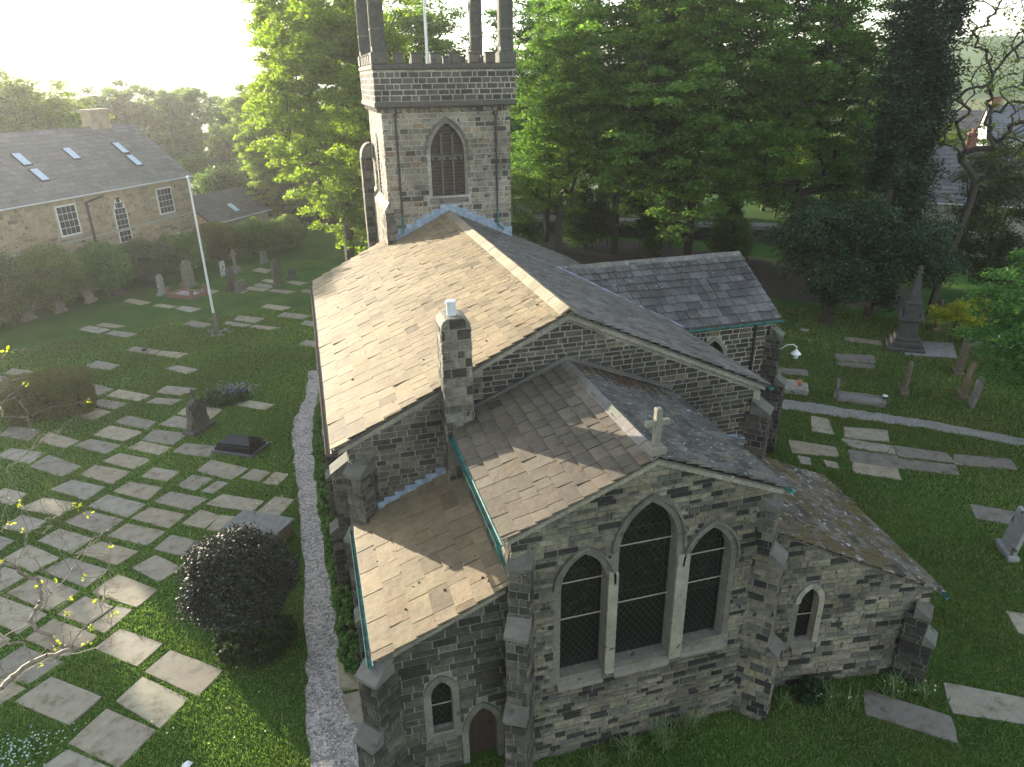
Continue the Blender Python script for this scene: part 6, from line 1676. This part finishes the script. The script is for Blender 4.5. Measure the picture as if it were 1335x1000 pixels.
m = MB(); m.prism(P, (0, 0, .30), (.26, .25, .22)); tag(m.build('low_tomb', [M_DRESSED]), 'pale raised tomb slab beside the path below the transept lamp', 'tomb')
t = empty('flower_pot', (24.75, 30.1, .30), 'pot of flowers on the pale raised tomb by the path', 'flower pot'); m = MB(); m.tube((24.75, 30.1, .30), (24.75, 30.1, .46), .10, .14, 10); adopt(m.build('pot', [M_BRICK]), t)
rngf = np.random.default_rng(3); V, cl = leaves(np.array([[24.75, 30.1, .58]]), 130, .18, .12, .07, (.5, .28, .25), rngf); o = fast_mesh('flowers', V, 4, cl, M_LEAF); adopt(o, t)
O = Vector((-10.3, 61.6, 0)); t = empty('kerbed_grave', O, 'pink granite kerbed grave with white chippings left of the mast', 'grave'); pk_ = plain('pink_granite', (.22, .12, .10), .5)
for s in (-1, 1):
    m = MB(); m.box(O + GS * s * .75 + Z3 * .15, (2.5, .2, .36), (GD, GS, Z3), bev=.02); adopt(m.build('kerb', [pk_]), t)
    m = MB(); m.box(O + GD * s * 1.2 + Z3 * .15, (.2, 1.3, .36), (GD, GS, Z3), bev=.02); adopt(m.build('kerb', [pk_]), t)
m = MB(); m.box(O + Z3 * .1, (2.2, 1.3, .2), (GD, GS, Z3)); adopt(m.build('chippings', [M_GRAVEL]), t)
for sx in (-1, 1):
    for sy in (-1, 1):
        m = MB(); m.box(O + GD * sx * 1.2 + GS * sy * .75 + Z3 * .4, (.22, .22, .9), (GD, GS, Z3), bev=.03); adopt(m.build('corner_post', [pk_]), t)

# white mast
t = empty('mast', (-7.1, 50.8, 0), 'tall slim white mast standing in the left lawn', 'mast')
m = MB(); m.tube((-7.1, 50.8, 1.2), (-7.1, 50.8, 10.5), .085, .06, 10); adopt(m.build('pole', [M_WHITE]), t)
m = MB(); m.box((-7.1, 50.8, .75), (.24, .24, 1.5), tint=(.2, .2, .2), bev=.02); adopt(m.build('foot_post', [M_BARKPALE]), t)
m = MB(); m.tube((-7.1, 50.8, 10.5), (-7.1, 50.8, 10.62), .11, .05, 10); adopt(m.build('cap', [M_WHITE]), t)
m = MB()
for i in range(26):
    a = random.uniform(0, 6.28); r = random.uniform(.2, 1.2); m.box((-7.1 + r * math.cos(a), 50.8 + r * math.sin(a) * .8, .04), (random.uniform(.1, .3), random.uniform(.1, .2), .1), tint=jit((.28, .27, .24), .3), bev=.02)
tag(m.build('rubble', [M_DRESSED]), kind='stuff')

# litter of paper near the bottom edge
m = MB(); m.faces([(-4.80, 14.55, .06), (-4.6, 14.5, .09), (-4.52, 14.66, .07), (-4.64, 14.72, .12), (-4.78, 14.7, .06)], [(0, 1, 3), (1, 2, 3), (0, 3, 4)]); tag(m.build('paper_scrap', [M_WHITE]), 'small white scrap lying on the grass at the bottom edge', 'paper')


# ---------------------------------------------------------------- shrubs, bushes and plants
def bush(loc, label, rx, ry, z0, z1, n, per, size, col, seed, name='bush', mat=None, shell=True, box=False, stem=True, cvar=.2, var=.3, up=.3, rot=0, cat='bush', group=None, bark=None):
    rng = np.random.default_rng(seed); t = empty(name, (0, 0, 0), label, cat, group)
    zc = (z0 + z1) / 2; rz = (z1 - z0) / 2
    q = rng.normal(0, 1, (n, 3))
    if box:
        q = rng.uniform(-1, 1, (n, 3)); k = rng.integers(0, 3, n); s = np.sign(q[np.arange(n), k]); q[np.arange(n), k] = s * rng.uniform(.82, 1, n)
        q = q / np.maximum(1, (np.abs(q) ** 6).sum(1, keepdims=True) ** (1 / 6) * 1.0)
    else:
        q /= np.linalg.norm(q, axis=1, keepdims=True); q *= rng.uniform(.72, 1.0, (n, 1)) * (1 + .09 * np.sin(q[:, 0:1] * 5 + seed) * np.cos(q[:, 1:2] * 4 + q[:, 2:3] * 3))
        q *= np.where(rng.random((n, 1)) < .03, rng.uniform(1.03, 1.12, (n, 1)), 1)
    pts = q * [rx, ry, rz] + [0, 0, zc]
    if rot:
        c, s = math.cos(rot), math.sin(rot); pts[:, :2] = np.stack([pts[:, 0] * c - pts[:, 1] * s, pts[:, 0] * s + pts[:, 1] * c], 1)
    rr_ = min(rx, ry, rz) * .22 if box else min(rx, rz) * .26
    V, cl = leaves(pts, per, rr_, rr_ * .9, size, col, rng, up=up, clumpvar=cvar, var=var)
    fast_mesh('foliage', V, 4, cl, mat or M_LEAF, t)
    if stem:
        inner = pts[rng.choice(n, min(n, 70), False)] * [.8, .8, 1] - [0, 0, rz * .1]
        tr = [(0, 0, -.1), (.05, 0, z0 * .4 + .05), (0, .04, z0 * .8 + .1), (.03, .03, z0 + .35)]
        arr, par, load, tips = skeleton(inner, tr, rng); limb_mesh('stems', arr, par, load, .09 + rx * .02, bark or M_BARK, t, rmin=.008, sides=4)
    t.location = (loc[0], loc[1], 0)
    return t


bush((-3.32, 18.7), 'large rounded bush with very dark glossy leaves beside the gravel path', 1.50, 1.45, 1.25, 3.85, 560, 120, .085, (.036, .042, .032), 41, cvar=.4, var=.6, up=.1, mat=leafmat('glossy_dark_leaf', .1, (1.2, 1.1, .8)))
bush((-3.1, 18.5), 'tangle of ground plants at the foot of the dark rounded bush', 1.25, 1.1, -.1, .85, 160, 70, .10, (.045, .07, .025), 42, name='undergrowth', stem=False, up=.9)
bush((-14.3, 39.6), 'clipped box shaped hedge block among the left slabs', 1.95, 1.15, 0, 2.05, 900, 75, .075, (.13, .13, .05), 43, name='clipped_hedge', box=True, rot=.22, cat='hedge', cvar=.12, stem=True)
bush((-5.6, 38.4), 'low clump of green leaves and bluebells behind the gothic headstone', 1.35, .95, -.15, .62, 170, 70, .10, (.06, .11, .045), 44, name='flower_clump', stem=False, up=.9, cat='flowers')
rng = np.random.default_rng(8)
def blooms(name, cx, cy, sx, sy, z, n, size, col, label):
    c = np.stack([rng.normal(cx, sx, n), rng.normal(cy, sy, n), np.abs(rng.normal(z, z * .25, n))], 1)
    V, cl = leaves(c, 3, size * .5, size * .4, size, col, rng, up=1.2, aspect=.9); o = fast_mesh(name, V, 4, cl, M_LEAF, kind='stuff'); return o


blooms('bluebells', -5.1, 38.6, .55, .35, .58, 170, .085, (.26, .28, .50), '')
blooms('small_blue_flowers', -9.0, 16.3, .55, .35, .14, 170, .045, (.5, .58, .75), '')
blooms('small_blue_flowers', -8.9, 14.6, .7, .3, .12, 120, .045, (.5, .58, .75), '')
blooms('daisies', -2.6, 27, .5, 3.5, .08, 26, .05, (.75, .75, .7), '')
blooms('daisies', -4.0, 16, 1.2, 1.4, .08, 14, .045, (.75, .75, .7), '')
OS = (.13, .16, .065)  # shrub green lightened, putting the haze in front of it into the tint
SG = 'shrubs in front of the schoolhouse'
for i, (x, y, r, h, lb) in enumerate(((-22.4, 57.0, 2.6, 5.4, 'tall green shrub paled for haze at the left edge with thin pale stems'), (-19.4, 60.6, 2.4, 4.9, 'green shrub paled for haze under the left sash windows'),
                                  (-16.6, 63.6, 2.2, 4.3, 'green shrub paled for haze between the sash window and the arched window'), (-14.0, 66.6, 2.1, 4.0, 'yellowish green shrub under the arched window'),
                                  (-11.4, 69.8, 2.1, 3.6, 'olive shrub right of the arched window'), (-8.8, 73.0, 2.2, 3.8, 'olive shrub at the right end of the schoolhouse'),
                                  (-5.8, 75.6, 2.4, 3.4, 'dark shrub before the annexe'), (-2.6, 76.5, 2.6, 3.4, 'dark shrub behind the left lawn under the lime tree'), (-25.5, 53.5, 2.4, 3.9, 'shrub beyond the left edge of the lawn'))):
    bush((x, y), lb, r, r * .8, .5, h, 240, 80, .16, tuple(c * random.uniform(.8, 1.25) for c in OS), 60 + i, name='shrub', cat='shrub', group=SG, cvar=.25, bark=M_BARKPALE)
m = None
# plants along the foot of the south wall
for i, (x, y, r, h) in enumerate(((-.45, 33.4, .35, .5), (-.5, 30.6, .4, .45), (-.45, 28.0, .4, .55), (-.35, 25.8, .45, .6), (-.3, 23.4, .45, .7), (-.25, 21.4, .4, .5), (-.2, 19.6, .4, .45), (-.15, 18.2, .35, .5), (-.2, 17.2, .3, .4))):
    bush((x - .12, y), '%s leafy border plant from the vestry, along the south wall of the nave' % ORD[8 - i].replace('nearest', 'first'), r * 1.25, r * 2.4, -.1, h * 1.2, 90, 50, .12, (.10, .20, .05), 80 + i, name='border_plant', stem=False, up=.8, cat='plant', group='leafy plants along the south wall')


def strap_clump(x, y, label, n=70, L=.6, seed=1, col=(.15, .21, .09), flowers=0):
    rng = np.random.default_rng(seed); t = empty('daffodil_clump', (x, y, 0), label, 'plant', 'clumps of strap leaved plants along the east walls')
    V = []; cols = []
    for i in range(n):
        a = rng.uniform(0, 6.283); l = L * rng.uniform(.6, 1.15); bx, by = x + rng.normal(0, .13), y + rng.normal(0, .1); w = .017
        p = [np.array([bx, by, 0.])]; out = rng.uniform(.25, .8)
        for k in range(1, 5):
            s = k / 4; p.append(np.array([bx + math.cos(a) * l * out * s ** 1.4, by + math.sin(a) * l * out * s ** 1.4, l * (s * 1.05 - .55 * out * s ** 2.4)]))
        sd = np.array([-math.sin(a), math.cos(a), 0])
        for k in range(4):
            w0, w1 = w * (1 - k / 4 * .8), w * (1 - (k + 1) / 4 * .8); V += [p[k] - sd * w0, p[k] + sd * w0, p[k + 1] + sd * w1, p[k + 1] - sd * w1]; cols.append(np.array(col) * rng.uniform(.6, 1.4))
    o = fast_mesh('leaves', np.array(V), 4, np.array(cols), M_GRASS); adopt(o, t)
    if flowers:
        c = np.stack([rng.normal(x, .2, flowers), rng.normal(y, .15, flowers), rng.uniform(.25, .45, flowers)], 1); V, cl = leaves(c, 4, .03, .03, .05, (.7, .7, .5), rng, up=.5); o = fast_mesh('flowers', V, 4, cl, M_LEAF); adopt(o, t)


for i, (x, y, n, L, f, lb) in enumerate(((7.2, 11.75, 110, .75, 0, 'large clump of arching strap leaves below the centre window'), (8.0, 11.95, 90, .7, 0, 'arching leaf clump right under the right hand window'), (6.2, 11.75, 60, .6, 0, 'smaller leaf clump left of the large one under the windows'),
                                  (5.2, 11.6, 45, .5, 0, 'leaf clump nearest the bottom edge by the chancel wall'), (12.1, 11.7, 70, .6, 3, 'leaf clump below the north vestry window'), (12.7, 11.4, 50, .5, 2, 'leaf clump in front of the north vestry between two others'),
                                  (14.1, 11.45, 90, .6, 5, 'leaf clump at the head of the dark smooth slab'), (14.8, 11.2, 60, .5, 5, 'small leaf clump by the vestry corner buttress'), (10.9, 11.9, 50, .5, 0, 'leaf clump in the angle right of the chancel buttress'))):
    strap_clump(x, y, lb, n, L, 90 + i, flowers=f)
bush((11.9, 12.0), 'low dark leafy plant against the north vestry wall', .5, .35, -.05, .45, 70, 60, .13, (.03, .065, .025), 99, name='leafy_plant', stem=False, up=.9, cat='plant')


# ---------------------------------------------------------------- near bare twigs at the left edge
def near_tree():
    rng = np.random.default_rng(31); t = empty('budding_tree', (-10.6, 7.6, 0), 'nearly bare tree with pale twigs and yellow green buds reaching in from the left', 'tree')
    att = []
    while len(att) < 420:
        az = rng.uniform(-38, -17.6) ; D = rng.uniform(7.5, 10.5); el = rng.uniform(-37, -9)
        lim = -20.5 + 2.6 * math.sin(el * .35)           # uneven right hand outline
        if az > lim and rng.random() > .10: continue
        x, y = D * math.sin(math.radians(az)), D * math.cos(math.radians(az)); z = 16 + D * math.tan(math.radians(el))
        if z > 13.8 or z < 7: continue
        if (el > -16) and rng.random() > .25: continue
        att.append((x, y, z))
    att = np.array(att)
    trunk = [(-10.6, 7.6, -.1), (-10.5, 7.6, 2), (-10.3, 7.6, 4.0), (-10.0, 7.7, 6.0), (-9.6, 7.8, 7.6), (-9.0, 7.9, 9.0), (-8.2, 8.0, 10.2)]
    arr, par, load, tips = skeleton(att, trunk, rng, wander=.1, steps=6, rise=.12)
    o = limb_mesh('trunk', arr, par, load, .055, M_TWIG, None, rmin=.0042, sides=5, ex=.66); adopt(o, t)
    sel = arr[np.array(tips)][rng.random(len(tips)) < .16]
    V, cl = leaves(sel, 8, .055, .05, .045, (.26, .30, .05), rng, up=.4, var=.25); o = fast_mesh('buds', V, 4, cl, M_LEAF_LIME, kind='stuff'); adopt(o, t)


near_tree()


# ---------------------------------------------------------------- turf: real blades on the lawns near the camera
def turf():
    rng = np.random.default_rng(77); N = 760000
    # sample in polar space about the camera so that near ground is denser
    az = np.radians(rng.uniform(-34, 63, N)); r = 9 + 46 * rng.random(N) ** 1.3
    x = r * np.sin(az); y = r * np.cos(az)
    keep = np.ones(N, bool)
    for P in SLAB_POLY:
        c = P.mean(0); near_ = (np.abs(x - c[0]) < 1.6) & (np.abs(y - c[1]) < 1.6); idx = np.where(near_)[0]
        if not len(idx): continue
        ins = np.ones(len(idx), bool)
        for i in range(4):
            a, b = P[i], P[(i + 1) % 4]; e = b - a; L = np.hypot(*e)
            d = (e[0] * (y[idx] - a[1]) - e[1] * (x[idx] - a[0])) / L
            ins &= d > .0 + .045 * np.sin(x[idx] * 9 + y[idx] * 5) * np.sin(y[idx] * 11)
        keep[idx[ins]] = False
    def inpoly(px, py, poly):
        res = np.zeros(len(px), bool); j = len(poly) - 1
        for i in range(len(poly)):
            xi, yi = poly[i]; xj, yj = poly[j]
            c = ((yi > py) != (yj > py)) & (px < (xj - xi) * (py - yi) / (yj - yi + 1e-12) + xi); res ^= c; j = i
        return res
    for poly in (PATH1, PATH2, [(.0, 12.6), (9.9, 12.75), (15.3, 12.0), (16.3, 18.1), (14, 18.5), (14, 24.5), (19.3, 24.5), (19.3, 32.5), (14, 32.5), (14, 42), (-.1, 42), (-.3, 20), (-.3, 12.3)],
                 [(-4.5, 24.45), (-3.8, 25.45), (-1.95, 24.3), (-2.58, 23.45)], [(22.6, 30.9), (23.3, 31.9), (25.45, 30.3), (24.75, 29.3)], [(34.2, 32.6), (35.9, 34.9), (38.5, 33.3), (36.7, 31.2)]):
        keep &= ~inpoly(x, y, poly)
    x, y, r = x[keep], y[keep], r[keep]; n = len(x)
    nz = np.sin(x * .9 + 1.3 * np.sin(y * .5)) * np.cos(y * .8 + np.sin(x * .6)) ; patch = .5 + .5 * nz
    h = rng.uniform(.03, .10, n) * np.where(rng.random(n) < .03, 2.0, 1) * (.8 + .5 * patch) * (1 + np.maximum(0, r - 12) / 60); w = rng.uniform(.008, .016, n) * (1 + np.maximum(0, r - 12) / 16)
    a = rng.uniform(0, 6.283, n); la = rng.uniform(0, 6.283, n); ll = h * rng.uniform(.2, 1.0, n)
    dx, dy = np.cos(a) * w, np.sin(a) * w
    V = np.stack([np.stack([x - dx, y - dy, np.zeros(n)], 1), np.stack([x + dx, y + dy, np.zeros(n)], 1), np.stack([x + np.cos(la) * ll, y + np.sin(la) * ll, h], 1)], 1).reshape(-1, 3)
    base = np.array([.145, .225, .055])[None, :] * rng.uniform(.6, 1.45, (n, 1)); yel = np.array([.22, .21, .07])[None, :]
    t = (np.clip(patch - .45, 0, 1) * .7 * rng.random(n))[:, None] + (rng.random((n, 1)) < .04) * .6
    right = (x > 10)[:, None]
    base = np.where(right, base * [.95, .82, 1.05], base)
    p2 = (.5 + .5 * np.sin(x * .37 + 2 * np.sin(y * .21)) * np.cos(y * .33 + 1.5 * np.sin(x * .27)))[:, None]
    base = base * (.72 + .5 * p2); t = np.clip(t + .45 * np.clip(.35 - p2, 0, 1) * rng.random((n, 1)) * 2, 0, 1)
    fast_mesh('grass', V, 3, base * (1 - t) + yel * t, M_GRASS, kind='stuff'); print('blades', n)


turf()


# ---------------------------------------------------------------- air
m = MB(); m.box((0, 20, 27), (2440, 2440, 76)); hz = m.build('haze', [], kind='stuff')
hm = bpy.data.materials.new('haze_air'); hm.use_nodes = True; nt = hm.node_tree
nt.nodes.remove(nt.nodes['Principled BSDF']); pv_ = nt.nodes.new('ShaderNodeVolumePrincipled')
pv_.inputs['Color'].default_value = (.94, .95, 1, 1); pv_.inputs['Density'].default_value = .00034; pv_.inputs['Anisotropy'].default_value = .6
nt.links.new(pv_.outputs[0], nt.nodes['Material Output'].inputs['Volume'])
hz.data.materials.clear(); hz.data.materials.append(hm)
